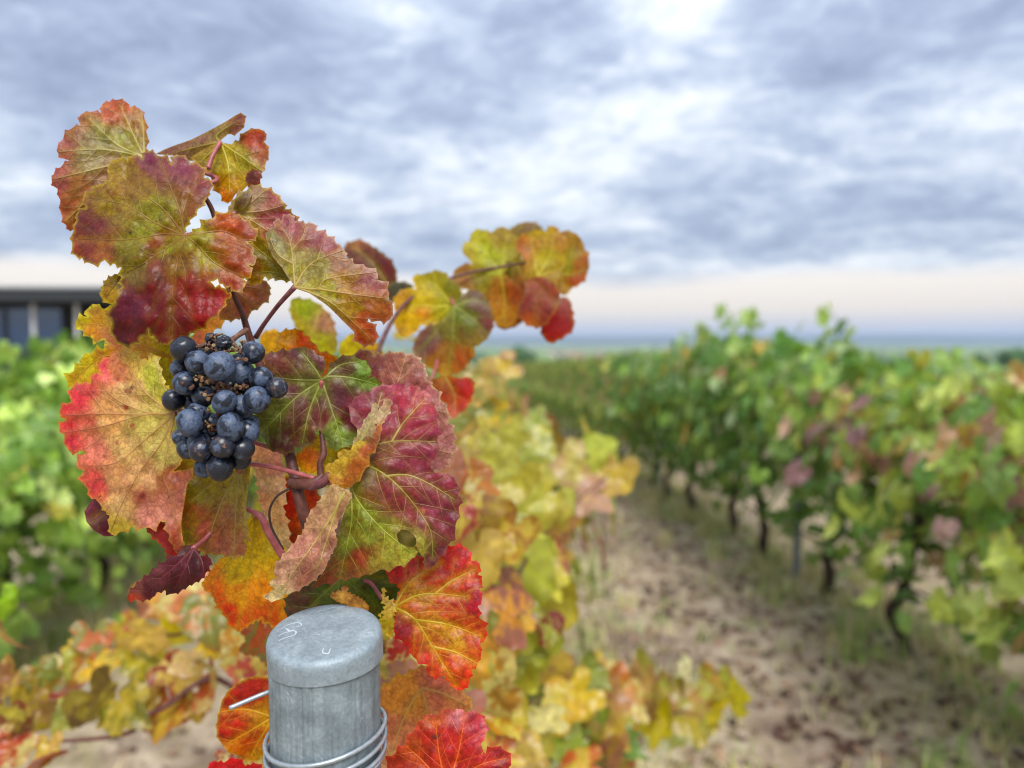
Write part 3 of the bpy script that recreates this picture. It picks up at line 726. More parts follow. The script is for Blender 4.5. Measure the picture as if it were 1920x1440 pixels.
# ------------------------------------------------------------------ stakes, hose
M_STEEL = simple('weathered_steel', '#8a9096', .55, 60, .25, metallic=.3, bd=.001)
def stake(s, o, label, h=1.55):
    p = row(s, o); p.z = float(ground_z(np.array([p.x]), np.array([p.y]))[0]); t = empty('trellis_stake', p, ROW_A, label=label, cat='stake', group='steel stakes along the vine rows')
    m = MB(); m.box((0, -.016, h / 2 - .05), (.05, .004, h + .1)); m.box((.023, .0, h / 2 - .05), (.004, .028, h + .1)); m.box((-.023, .0, h / 2 - .05), (.004, .028, h + .1)); link('profile', m.me('profile', M_STEEL, False), t)
    for z in (.82, 1.15, 1.42):
        m = MB(); m.tube([(-.03, -.02, z), (-.036, -.02, z + .012), (-.03, -.02, z + .024)], .0018, 5); link('wire_hook', m.me('wire_hook', M_STEEL), t)
stake(5.25, RO, 'grey steel stake standing beside the path under the dark green vine')
stake(9.1, RO - .02, 'farther grey steel stake at the path edge under the green row')
stake(13, RO, 'thin grey stake far along the row right of the path')
stake(7.3, LO - 2.4, 'grey stake beyond the green row, below the dark building')
M_HOSE = simple('black_drip_hose', '#1c1d20', .45, 80, .2, bmp=0)
m = MB(); m.tube([row(1 + k * .5, RO - .03, .42 - .0345 * (1 + k * .5) + .018 * math.sin(k * 1.9)) for k in range(34)], .0095, 8)
hose = link('drip_hose', m.me('drip_hose', M_HOSE)); tag(hose, 'black drip irrigation hose strung low along the right row', 'hose')
for o, lab in ((RO, 'thin steel wire carrying the vines right of the path'), (LO, 'thin steel wire carrying the green left row'), (OO, 'thin steel wire carrying the golden row')):
    m = MB(); m.tube([row(s_, o, .83 - .0345 * s_) for s_ in (.42 if o == OO else 1.2, 10, 20, 38)], .0014, 5); tag(link('trellis_wire', m.me('trellis_wire', M_STEEL)), lab, 'wire', 'trellis wires')

# ------------------------------------------------------------------ grass, litter, clods
def grass():
    rr = np.random.default_rng(3); V, F, C = [], [], []
    def tuft(x, y, n, h, spread, palette):
        z = float(ground_z(np.array([x]), np.array([y]))[0])
        for k in range(n):
            a = rr.uniform(0, 6.28); l = h * rr.uniform(.5, 1.2); bx, by = x + rr.normal(0, spread), y + rr.normal(0, spread); w = .0035 + .002 * rr.random()
            dx, dy = math.cos(a), math.sin(a); le = l * rr.uniform(.2, .9); b = len(V)
            V.extend([(bx - dy * w, by + dx * w, z - .01), (bx + dy * w, by - dx * w, z - .01), (bx + dx * le * .35 + dy * w * .7, by + dy * le * .35 - dx * w * .7, z + l * .6), (bx + dx * le * .35 - dy * w * .7, by + dy * le * .35 + dx * w * .7, z + l * .6), (bx + dx * le, by + dy * le, z + l * .85)])
            F.extend([(b, b + 1, b + 2, b + 3), (b + 3, b + 2, b + 4)]); c = hexc(palette[rr.integers(len(palette))], 1.15 * rr.uniform(.75, 1.2)); C.extend([c] * 5)
    dry = ['#bcb07c', '#aaa46a', '#cabd90', '#989c5c', '#d4c8a0']; fresh = ['#8ea85a', '#9cb462', '#7f9c50', '#acb66e']
    for o, n in ((RO, 480), (LO, 520), (OO, 420)):
        for k in range(n):
            s = 2.2 + 11 * rr.random() ** 1.3; p = row(s, o + rr.normal(0, .34)); tuft(p.x, p.y, 14, (.14 if s > 3.6 else .09) * rr.uniform(.4, 1.5), .05, dry if rr.random() < .75 else fresh)
    for k in range(700):
        s = 2.4 + 8 * rr.random() ** 1.3; o = rr.uniform(-1.9, 2.0); o = o if rr.random() < .4 else rr.normal(.75, .25)
        p = row(s, o); tuft(p.x, p.y, 9, .07 * rr.uniform(.4, 1.5), .05, dry if rr.random() < .6 else fresh)
    me = mesh('grass', V, F); setcol(me, 'pigment', np.array(C))
    m, n, l, b = newmat('dry_grass'); a = n.new('ShaderNodeVertexColor'); a.layer_name = 'pigment'; leaf_finish(m, n, l, b, a.outputs['Color'], .25, .6, .25); me.materials.append(m); return me
tag(link('grass', grass()), label='sparse dry grass along the vine rows and path', cat='grass', kind='stuff')
def litter():
    rr = random.Random(4); V, F = [], []
    for k in range(2000):
        s = 2.3 + 8 * rr.random() ** 1.4; o = rr.gauss(1.7, .75) if rr.random() < .75 else rr.uniform(-2.3, 1)
        p = row(s, o); p.z = float(ground_z(np.array([p.x]), np.array([p.y]))[0]) + .012
        M = leaf_matrix(p, Vector((rr.gauss(0, .35), rr.gauss(0, .35), 1)), Vector((rr.gauss(0, 1), rr.gauss(0, 1), 0)), rr.uniform(.03, .065))
        co, fs = LEAF_ARR[rr.randrange(4)]; A = np.array(M); W = co @ A[:3, :3].T + A[:3, 3]; b = len(V); V += list(W); F += [tuple(i + b for i in f) for f in fs]
    me = mesh('fallen_leaves', V, F, shared_leaf_material('dead_leaf', .2, random_island=True, trans=.1, cols=ramp_cols(['#5c4338', '#6b5044', '#806450', '#48342c', '#9a7d66', '#5a4036', '#76584a', '#a98470']))); setcol(me, 'zones', np.zeros((len(V), 3))); return me
tag(link('fallen_leaves', litter()), label='brown fallen leaves scattered along the path edge', cat='leaf litter', kind='stuff')
def clods():
    t = bmesh.new(); bmesh.ops.create_icosphere(t, subdivisions=1, radius=1); bv = np.array([v.co[:] for v in t.verts]); bf = [[v.index for v in f.verts] for f in t.faces]; t.free()
    rr = np.random.default_rng(9); m = MB()
    for k in range(2200):
        s = 2.3 + 7 * rr.random() ** 1.4; p = row(s, rr.uniform(-2.2, 2.2)); z = float(ground_z(np.array([p.x]), np.array([p.y]))[0]); r0 = .006 + .03 * rr.random() ** 4
        m.add(bv * (r0 * np.array([1.3, 1.1, .7])) * rr.uniform(.7, 1.2, (len(bv), 1)) + np.array((p.x, p.y, z + r0 * .2)), bf)
    return m.me('clods', simple('soil_clod', '#b3a18d', .95, 60, .4, spec=.1, bd=.004))
tag(link('clods', clods()), label='small dry clods of soil lying on the path', cat='soil clods', kind='stuff')

# ------------------------------------------------------------------ the galvanised post
def galvanised(name, kst, ksp):
    m, n, l, b = newmat(name); t = n.new('ShaderNodeTexCoord'); P = t.outputs['Object']
    vo = n.new('ShaderNodeTexVoronoi'); vo.inputs['Scale'].default_value = 520; l.new(P, vo.inputs['Vector']); s = n.new('ShaderNodeSeparateColor'); l.new(vo.outputs['Color'], s.inputs[0])
    a = noise(n, l, 60, 6, .65, vec=P); f = noise(n, l, 700, 4, .6, vec=P)
    mp = n.new('ShaderNodeMapping'); mp.inputs['Scale'].default_value = (260, 260, 14); l.new(P, mp.inputs[0]); st = noise(n, l, 1, 4, .6, vec=mp.outputs[0])
    c = ramp(n, l, a, [(.3, rgba('#6e7a80')), (.5, rgba('#7e8b91')), (.7, rgba('#96a2a7'))] if ksp > .4 else [(.3, rgba('#818e95')), (.5, rgba('#8a979e')), (.7, rgba('#9aa6ac'))])
    c = mixc(n, l, .7, c, ramp(n, l, s.outputs[0], [(0, g4(.86)), (1, g4(1.14))]), 'MULTIPLY')
    c = mixc(n, l, kst, c, ramp(n, l, st, [(.32, g4(.6)), (.5, g4(1)), (.72, g4(1.2))]), 'MULTIPLY')
    c = mixc(n, l, .6, c, ramp(n, l, f, [(.3, g4(.8)), (.7, g4(1.2))]), 'MULTIPLY')
    c = mixc(n, l, ramp(n, l, noise(n, l, 130, 5, .7, vec=P, dist=1.2), [(.64, g4(0)), (.72, g4(ksp))]), c, rgba('#ccd5da'))
    l.new(c, b.inputs['Base Color']); b.inputs['Metallic'].default_value = .32
    l.new(ramp(n, l, a, [(.3, g4(.5)), (.7, g4(.7))]), b.inputs['Roughness']); bump(n, l, b, f, .25, .0004); return m
M_GALV = galvanised('galvanised_steel', .55, .5); M_CAP = galvanised('galvanised_cap', .15, .3)
PD = .402; pc = at(609, 1211, PD)                       # middle of the tube's top end
post = empty('metal_post', (pc.x, pc.y, 0), label='grey galvanised steel post with rounded cap below the grapes', cat='post')
TR = .0294
m = MB()
n = 288; prof = []
for z in (-.35, .4, .9, 1.2, pc.z - .03, pc.z): prof.append(z)
V, F = [], []
for z in prof:
    for k in range(n):
        a = 2 * math.pi * k / n; rr_ = TR
        for c0, wd, dp in ((-1.74, .02, .0009), (-1.57, .03, .0011), (-1.98, .02, .0005), (-.75, .03, .0007), (-2.5, .02, .0005), (-1.2, .015, .0003)):
            rr_ -= dp * math.exp(-(((a + math.pi) % (2 * math.pi) - math.pi - c0) / wd) ** 2)
        V.append((rr_ * math.cos(a), rr_ * math.sin(a), z))
for i in range(len(prof) - 1):
    for k in range(n): F.append((i * n + k, i * n + (k + 1) % n, (i + 1) * n + (k + 1) % n, (i + 1) * n + k))
link('tube', mesh('tube', V, F, M_GALV), post)
m = MB(); CR = .0306; H = .0165
m.lathe([(TR + .00005, -H), (CR - .0002, -H), (CR, -H + .0002), (CR, -H + .0006), (CR + .0001, -.006), (CR, -.0034), (CR - .0006, -.0017), (CR - .0018, -.0005), (CR - .0038, .0001), (CR - .008, .0007), (CR * .4, .0011), (.0005, .0012)], 96)
shear = lambda v: (v[0], v[1], v[2] + (v[1] * .125 - v[0] * .03) * min(1, max(0, (v[2] + H) / (H - .003))))
m.V = [shear(v) for v in m.V]
cap = link('cap', m.me('cap', M_CAP), post, loc=(0, 0, pc.z + .0085)); cap.rotation_euler = (R(2), R(-2.2), 0)
M_SCR = simple('pale_scratch', '#bcc7ce', .6, 500, .2, bmp=0)
def scratch(pts, w):
    m = MB(); q = spline([(x, y, 0) for x, y in pts], 6); V, F = [], []
    for i, p in enumerate(q):
        t = (q[min(i + 1, len(q) - 1)] - q[max(i - 1, 0)]).normalized(); nn = Vector((-t.y, t.x, 0)) * w * (.35 + .65 * math.sin(math.pi * (i + .5) / len(q)))
        for s in (-1, 1):
            v = p + nn * s; r_ = v.xy.length; zt = np.interp(r_, [0, CR * .4, CR - .008, CR - .0035, CR - .0012], [.0012, .0011, .0007, -.0002, -.0018]); V.append(shear((v.x, v.y, zt + .00008)))
    for i in range(len(q) - 1): F.append((2 * i, 2 * i + 1, 2 * i + 3, 2 * i + 2))
    return V, F
sm = MB()
for pts, w in (([(-.026, -.004), (-.022, .004), (-.016, .0065), (-.0135, .003), (-.018, .0015)], .0003), ([(-.025, -.008), (-.02, -.003), (-.0155, -.002), (-.0145, -.0055), (-.019, -.0085), (-.024, -.012)], .0004),
               ([(-.021, .001), (-.0185, -.0015), (-.016, -.0005)], .0005), ([(-.004, .021), (.001, .024), (.006, .027)], .00025), ([(-.009, .018), (-.006, .0195)], .0002), ([(.004, -.018), (.0045, -.022), (.0075, -.0225), (.0075, -.018)], .00035), ([(-.002, -.006), (-.0012, -.0062)], .0005)):
    sm.add(*scratch(pts, w))
link('scratches', sm.me('scratches', M_SCR, False), cap)
# wire wound round the post
M_WIRE = simple('bright_tie_wire', '#aab3b9', .38, 300, .2, metallic=.6, bmp=.1, bd=.0003)
wz0 = at(609, 1371, PD).z
pts = []
for k in range(0, 3 * 36 + 20):
    a = R(170) + k * 2 * math.pi / 36; t = k / 36; rad = TR + .0021 + .0005 * math.sin(k * .37)
    pts.append(Vector((pc.x + rad * math.cos(a), pc.y + rad * math.sin(a), wz0 - .0052 * t + .0037 * math.cos(a) * (1 + .15 * math.sin(t * 2)) + .0022 * math.sin(a) + .0012 * math.sin(t * 4.1))))
wire = empty('tie_wire', (pc.x, pc.y, wz0), label='grey steel wire wound in loops around the post with a loose end', cat='wire')
m = MB(); m.tube([p - wire.location for p in pts], .00125, 8); link('wire_loops', m.me('wire_loops', M_WIRE), wire)
m = MB(); q = [at(430, 1328, .382), at(470, 1311, .388), at(508, 1296, .394), at(540, 1290, .402)]; m.tube([p - wire.location for p in spline(q, 4)], .00125, 8); link('loose_end', m.me('loose_end', M_WIRE), wire)
post['label'] = 'grey galvanised steel post with rounded cap below the grapes'

# ------------------------------------------------------------------ the vine in front
vb = row(.78, OO); vb.z = -.01
V1 = empty('grapevine', vb, 0, label='sharp red and yellow autumn vine in front, tied up by the capped post', cat='grapevine', group='vines of the golden row')
def vpart(name, pts, rad, mat, n=9, seg=7, label=None):
    m = MB(); q = spline(pts, seg)
    rs_ = rad if not hasattr(rad, '__len__') else list(np.interp(np.linspace(0, 1, len(q)), np.linspace(0, 1, len(rad)), rad))
    m.tube([Vector(p) - V1.location for p in q], rs_, n); o = link(name, m.me(name, mat), V1)
    if label: o['label'] = label
    return o
vpart('trunk', [vb, vb + Vector((.02, .01, .25)), vb + Vector((-.015, -.02, .5)), vb + Vector((0, -.04, .78))], [.034, .028, .027, .024], M_BARK)
vpart('arm', [vb + Vector((0, -.04, .77)), vb + Vector((.0, -.16, .84)), at(600, 1560, .52), at(590, 1400, .5)], [.02, .015, .010, .006], M_BARK)
vpart('arm', [vb + Vector((0, -.04, .77)), vb + ru * .2 + Vector((0, 0, .08)), vb + ru * .55 + Vector((0, 0, .06))], [.02, .015, .011], M_BARK)
# main cane up through the leaves
vpart('cane', [at(590, 1400, .5), at(600, 1180, .475), at(580, 1010, .445), at(563, 940, .438), at(545, 860, .444), at(520, 760, .45), at(490, 690, .452), at(468, 632, .449), at(455, 590, .446), at(436, 545, .444), at(420, 470, .444), at(400, 400, .441), at(386, 372, .44), at(375, 350, .442)],
      [.0052, .0046, .0036, .0034, .0033, .0031, .0028, .0023, .0018, .0017, .0017, .0015, .0014, .0012], M_CANE, label='reddish brown main cane rising behind the grapes')
vpart('node', [at(545, 905, .437), at(575, 908, .430), at(592, 903, .428), at(606, 890, .430)], [.003, .0034, .0028, .0018], M_CANE)
vpart('spur', [at(604, 905, .43), at(600, 870, .431), at(607, 850, .432), at(603, 815, .434)], [.0024, .0018, .0019, .0014], M_CANE)
vpart('spur', [at(580, 912, .43), at(605, 905, .425), at(618, 888, .424)], [.003, .0028, .0016], M_PETDARK)
vpart('tendril', [at(545, 915, .436), at(520, 930, .434), at(506, 955, .434), at(508, 985, .436), at(520, 1010, .438), at(532, 1030, .44)], [.0008, .0007, .0007, .0007, .0006, .0005], simple('dry_tendril', '#3a2a22', .7, 300, .3, bmp=0), 6)
vpart('cane', [at(462, 955, .446), at(488, 968, .444), at(505, 1000, .445), at(530, 1042, .449), at(560, 1080, .455), at(600, 1180, .475)], [.0009, .0022, .0023, .0024, .0026, .0032], M_PETIOLE)

def L(*a, **k): return hero_leaf(V1, *a, **k)
# far top left
L('olive and rust leaf at the top left, behind the largest leaf', Z1, .455,
  [(320, 75), (400, 50), (450, 60), (470, 88), (520, 95), (550, 150), (560, 220), (560, 310), (600, 380), (560, 450), (450, 560), (300, 640), (190, 700), (150, 760), (105, 680), (95, 590), (80, 530), (48, 480), (60, 450), (100, 412), (145, 378), (75, 325), (110, 260), (155, 205), (205, 190), (205, 130), (260, 115), (318, 122)],
  (548, 358), [[(548, 358), (330, 318), (90, 330)], [(548, 358), (400, 290), (250, 150)], [(548, 358), (500, 260), (420, 80)], [(548, 358), (545, 240), (535, 120)], [(548, 358), (300, 420), (60, 478)], [(548, 358), (320, 520), (130, 700)]],
  [(400, 80, '#c0602a'), (230, 160, '#a8784a'), (300, 240, '#97905a'), (430, 240, '#9c9a38'), (100, 330, '#a8605a'), (60, 480, '#b0606a'), (250, 370, '#a09060'), (110, 600, '#b06038'), (150, 720, '#a8603a'), (180, 560, '#a87040'), (330, 460, '#a07858'), (500, 150, '#b08038')],
  tilt=(8, -6), bow=4, under=True, vein='#b5aa70', edge='#b06a40', gain=.82, sat=.92, petiole=[(400, 330, .452), (390, 345, .446)], tooth=20, amp=.26)
# folded leaf top middle
L('folded leaf at the very top with a yellow right half', Z1, .452,
  [(960, 280), (1020, 290), (1060, 270), (1090, 225), (1165, 205), (1210, 235), (1195, 275), (1222, 330), (1205, 390), (1180, 450), (1120, 490), (1100, 520), (1040, 560), (1000, 610), (960, 560), (920, 500), (900, 450), (820, 395), (800, 360), (880, 310)],
  (960, 280), [[(960, 280), (1000, 400), (1010, 560)], [(960, 280), (1080, 360), (1190, 440)], [(960, 280), (900, 340), (850, 390)]],
  [(1000, 400, '#b4a420'), (1100, 380, '#98902c'), (1180, 260, '#a04a30'), (1190, 350, '#9a6040'), (1010, 520, '#b8902a'), (1000, 580, '#c07028'), (1060, 460, '#b09a28'), (860, 370, '#94803a')],
  tilt=(-5, -4), under=True, vein='#b0a850', edge='#b09040', tooth=22, amp=.26, plain=(0, 15, 16, 17, 18, 19), petiole=[(400, 290, .449), (390, 316, .445)], petr=.0015,
  folds=[dict(outline=[(610, 342), (700, 300), (800, 265), (900, 215), (1000, 160), (1070, 118), (1095, 160), (1070, 215), (1000, 235), (965, 265), (960, 285), (900, 310), (830, 380), (760, 372), (700, 350)], plain=(0, 1, 2, 3, 4, 8, 9, 10, 11, 12, 13, 14),
              veins=[[(960, 278), (940, 240), (1040, 170)], [(960, 278), (850, 300), (720, 335)]], colours=[(700, 325, '#95696a'), (850, 270, '#9a7a70'), (950, 230, '#a08a68'), (1060, 160, '#8f5c58'), (880, 320, '#98804a')], d=.458, tilt=(-14, 6), under=True)])
L('small dried brown curl at the top right', Z1, .447, [(1095, 470), (1115, 440), (1150, 428), (1180, 440), (1175, 480), (1160, 520), (1135, 530), (1110, 500)], (1130, 500), [], [(1130, 460, '#5a2a18'), (1160, 500, '#7a3a24'), (1150, 440, '#8a4a38')], bow=20, tooth=12, edge='#8a5038')
L('pale pinkish leaf with purple rim behind the two upper leaves', Z1, .446,
  [(1000, 650), (1040, 580), (1100, 540), (1150, 510), (1190, 525), (1250, 550), (1290, 590), (1310, 640), (1350, 665), (1400, 760), (1360, 860), (1260, 860), (1180, 820), (1140, 760), (1090, 720), (1050, 690)],
  (1040, 660), [[(1040, 660), (1130, 600), (1200, 540)], [(1040, 660), (1180, 650), (1300, 620)], [(1040, 660), (1160, 720), (1300, 820)]],
  [(1050, 600, '#a89a80'), (1150, 580, '#a89080'), (1250, 590, '#a86a70'), (1100, 680, '#a09058'), (1200, 700, '#984a58'), (1300, 680, '#8c3c50'), (1250, 780, '#a05a50'), (1150, 740, '#a88a50')],
  tilt=(4, 4), under=True, vein='#b89a78', tooth=20, petiole=[(430, 403, .443), (405, 404, .442)])
L('small dark olive rolled lobe beside the upper stem', Z1, .441, [(1030, 640), (1040, 590), (1080, 550), (1125, 530), (1130, 560), (1110, 610), (1080, 645), (1050, 650)], (1040, 640), [], [(1060, 600, '#5e5018'), (1110, 550, '#76661e')], bow=40, tooth=0, edge='#a89a50')
L('olive and orange lobe peeping out right of the largest leaf', Z1, .44, [(1080, 800), (1165, 780), (1220, 850), (1270, 925), (1350, 1020), (1290, 1022), (1200, 1005), (1150, 1045), (1110, 1030), (1060, 920)], (1340, 1015), [[(1340, 1015), (1240, 920), (1130, 830)], [(1340, 1015), (1230, 980), (1120, 990)]],
  [(1130, 830, '#907e24'), (1200, 900, '#7c7420'), (1160, 970, '#94682a'), (1280, 990, '#6e6c28'), (1120, 1010, '#a08030')], tilt=(3, 0), tooth=20, vein='#8a8430')
L('brownish pink leaf hanging behind the red lobe', Z1, .462, [(930, 1150), (1010, 1050), (1100, 1030), (1180, 1018), (1225, 1050), (1225, 1110), (1190, 1150), (1130, 1190), (1080, 1222), (1000, 1240), (930, 1210)], (1000, 1060), [[(1000, 1060), (1080, 1110), (1150, 1180)], [(1000, 1060), (1120, 1060), (1210, 1080)], [(1000, 1060), (1010, 1140), (1020, 1230)]],
  [(1000, 1100, '#a07058'), (1100, 1080, '#a86a58'), (1200, 1070, '#98605a'), (1050, 1200, '#a4645c'), (960, 1200, '#b07a62')], under=True, tooth=16, vein='#b08a70', tilt=(6, 4))
L('blurred peach leaf tip above the grapes', Z1, .50, [(800, 1360), (820, 1310), (880, 1240), (950, 1212), (985, 1240), (930, 1290), (890, 1345), (840, 1390)], (985, 1230), [], [(900, 1270, '#e0a462'), (830, 1340, '#d88a70')], tooth=16, res=6)
# the largest leaf
L('largest leaf, top left, olive and purple with a deep red lower lobe', Z1, .416,
  [(765, 782), (772, 740), (795, 700), (840, 640), (880, 590), (905, 540), (915, 490), (872, 470), (850, 400), (800, 390), (725, 345), (695, 395), (620, 350), (560, 325), (540, 365), (480, 350), (460, 380), (410, 368), (355, 400), (365, 470), (385, 515), (310, 505), (270, 545), (220, 570), (235, 630), (185, 660), (182, 700), (165, 760), (160, 830), (185, 900), (215, 905), (250, 930), (335, 915), (390, 935), (425, 955), (425, 1010), (430, 1060), (390, 1150), (375, 1260), (385, 1340), (420, 1372), (490, 1370), (530, 1330), (572, 1290), (600, 1330), (650, 1372), (700, 1355), (800, 1310), (830, 1300), (900, 1240), (960, 1190), (990, 1130), (1022, 1108), (965, 1062), (905, 1030), (970, 1044), (1045, 1086), (1090, 1060), (1085, 1010), (1125, 1010), (1112, 940), (1146, 940), (1135, 880), (1142, 852), (1110, 820), (1160, 785), (1130, 730), (1090, 695), (1030, 660), (980, 660), (920, 690), (850, 740), (800, 780)],
  (765, 782), [[(765, 782), (650, 640), (500, 530), (385, 425)], [(765, 782), (610, 715), (450, 620), (250, 575)], [(765, 782), (640, 775), (450, 805), (190, 800)], [(765, 782), (600, 900), (450, 985)], [(765, 782), (730, 900), (700, 1080), (690, 1320)], [(765, 782), (830, 830), (930, 930), (1090, 1010)], [(765, 782), (880, 765), (1000, 765), (1130, 850)], [(765, 782), (740, 650), (690, 520), (640, 390)], [(740, 700), (790, 560), (850, 450)]],
  [(560, 360, '#874a60'), (720, 420, '#8a4a5c'), (870, 500, '#8e464e'), (450, 420, '#a8902a'), (400, 620, '#a08c20'), (600, 640, '#9c9a1c'), (560, 740, '#a0a020'), (380, 500, '#a88a28'), (500, 520, '#9a7c34'), (250, 720, '#7a3c40'), (200, 850, '#8a4036'), (330, 880, '#a06a2a'), (640, 820, '#985020'), (500, 880, '#908a28'), (680, 850, '#98983c'), (800, 600, '#8a5a34'), (1000, 750, '#b8621e'), (1100, 780, '#a0542c'), (950, 850, '#a8742a'), (1050, 960, '#a85828'), (880, 880, '#b0a830'), (850, 800, '#a8a030'), (1000, 700, '#b86a28'), (620, 960, '#7f4a48'), (520, 980, '#8a7850'), (480, 1150, '#6a2c3e'), (600, 1200, '#741a20'), (760, 1050, '#902c20'), (900, 1150, '#982416'), (700, 1250, '#761426'), (420, 1330, '#56101f'), (740, 950, '#8a6a3a'), (980, 1110, '#a83c18'), (600, 1080, '#74222c')],
  tilt=(-3, -7), bow=2.2, bend=(2, 1.5), wave=9, tooth=26, vein='#7c5426', halo='#a09a28', quilt=1.1, gain=.76, sat=1.15, petiole=[(366, 436, .424), (392, 420, .436), (404, 408, .441)], petr=.0011, spots=[(470, 768, 5, '#3a1418'), (370, 720, 5, '#6a5a20')], mot=.4)
L('small yellow brown curl under the largest leaf on the left', Z1, .43, [(315, 1080), (345, 1020), (400, 990), (440, 1010), (440, 1080), (400, 1140), (360, 1150), (318, 1120)], (420, 1000), [[(420, 1000), (380, 1060), (340, 1120)], [(380, 1060), (350, 1050), (330, 1050)]], [(360, 1080, '#b09020'), (410, 1040, '#8a8038'), (340, 1040, '#94742c')], bow=25, tooth=14, vein='#6a4a1e')
# right of it
L('drooping leaf right of the largest one, purple above and orange at the tip', Z2, .424,
  [(440, 450), (400, 400), (370, 350), (320, 290), (285, 195), (300, 150), (330, 130), (340, 88), (365, 100), (410, 60), (440, 100), (500, 115), (535, 110), (560, 150), (620, 180), (700, 250), (715, 300), (760, 330), (830, 350), (890, 385), (872, 412), (950, 490), (930, 520), (970, 560), (955, 630), (900, 638), (835, 625), (832, 642), (880, 690), (885, 740), (840, 770), (795, 765), (760, 700), (700, 640), (620, 560), (520, 490)],
  (440, 455), [[(440, 455), (430, 330), (410, 200), (345, 115)], [(440, 455), (490, 370), (560, 310), (700, 258)], [(440, 455), (560, 465), (620, 410), (880, 375)], [(560, 465), (720, 490), (950, 520)], [(440, 455), (620, 530), (770, 660), (850, 740)], [(430, 330), (350, 280), (305, 190)], [(420, 260), (480, 190), (500, 120)]],
  [(400, 120, '#9a5560'), (320, 200, '#8f8a62'), (480, 170, '#a06468'), (600, 240, '#985860'), (560, 330, '#98905a'), (440, 360, '#a09a44'), (400, 300, '#9a9058'), (700, 350, '#a07a60'), (850, 400, '#a87080'), (600, 480, '#a8a028'), (800, 480, '#a06848'), (720, 430, '#a8803c'), (750, 560, '#a88a28'), (900, 560, '#a86a40'), (800, 650, '#b05020'), (850, 740, '#a84018'), (940, 500, '#a06050'), (860, 690, '#b04818')],
  tilt=(2, -5), bow=3, bend=(0, 3), under=True, vein='#a88e5e', edge='#c0a890', gain=.9, plain=(0, 1, 2, 3, 32, 33, 34, 35), tooth=25, petiole=[(522, 572, .430), (495, 608, .440), (480, 632, .448)], pm=M_PETDARK, petr=.0015)
# left, below
L('yellow toothed leaf behind the large pink leaf', PX, .452,
  [(141, 606), (164, 594), (158, 584), (178, 578), (172, 570), (195, 580), (215, 575), (240, 600), (300, 640), (330, 640), (338, 700), (335, 770), (250, 760), (200, 740), (178, 705), (150, 720), (128, 727), (138, 695), (153, 682), (150, 675), (172, 662), (195, 655), (203, 645), (195, 637), (170, 632), (155, 620)],
  (318, 668), [[(318, 668), (250, 640), (200, 612), (148, 606)], [(318, 668), (240, 670), (190, 670), (135, 715)], [(318, 668), (260, 640), (210, 585)], [(318, 668), (325, 710), (320, 750)]],
  [(150, 605, '#c8b850'), (190, 595, '#c8a058'), (180, 620, '#c89048'), (205, 640, '#b87a60'), (220, 600, '#c0a860'), (160, 690, '#d0c038'), (200, 670, '#c09048'), (140, 715, '#c8a848'), (250, 660, '#c0945c'), (300, 660, '#a8a048'), (320, 720, '#a8a438'), (280, 640, '#b89c58')],
  tilt=(-4, 5), tooth=22, amp=.42, vein='#b88a48', edge='#d0c860', edge_k=.8, mot=.25, mottle='#b06048')
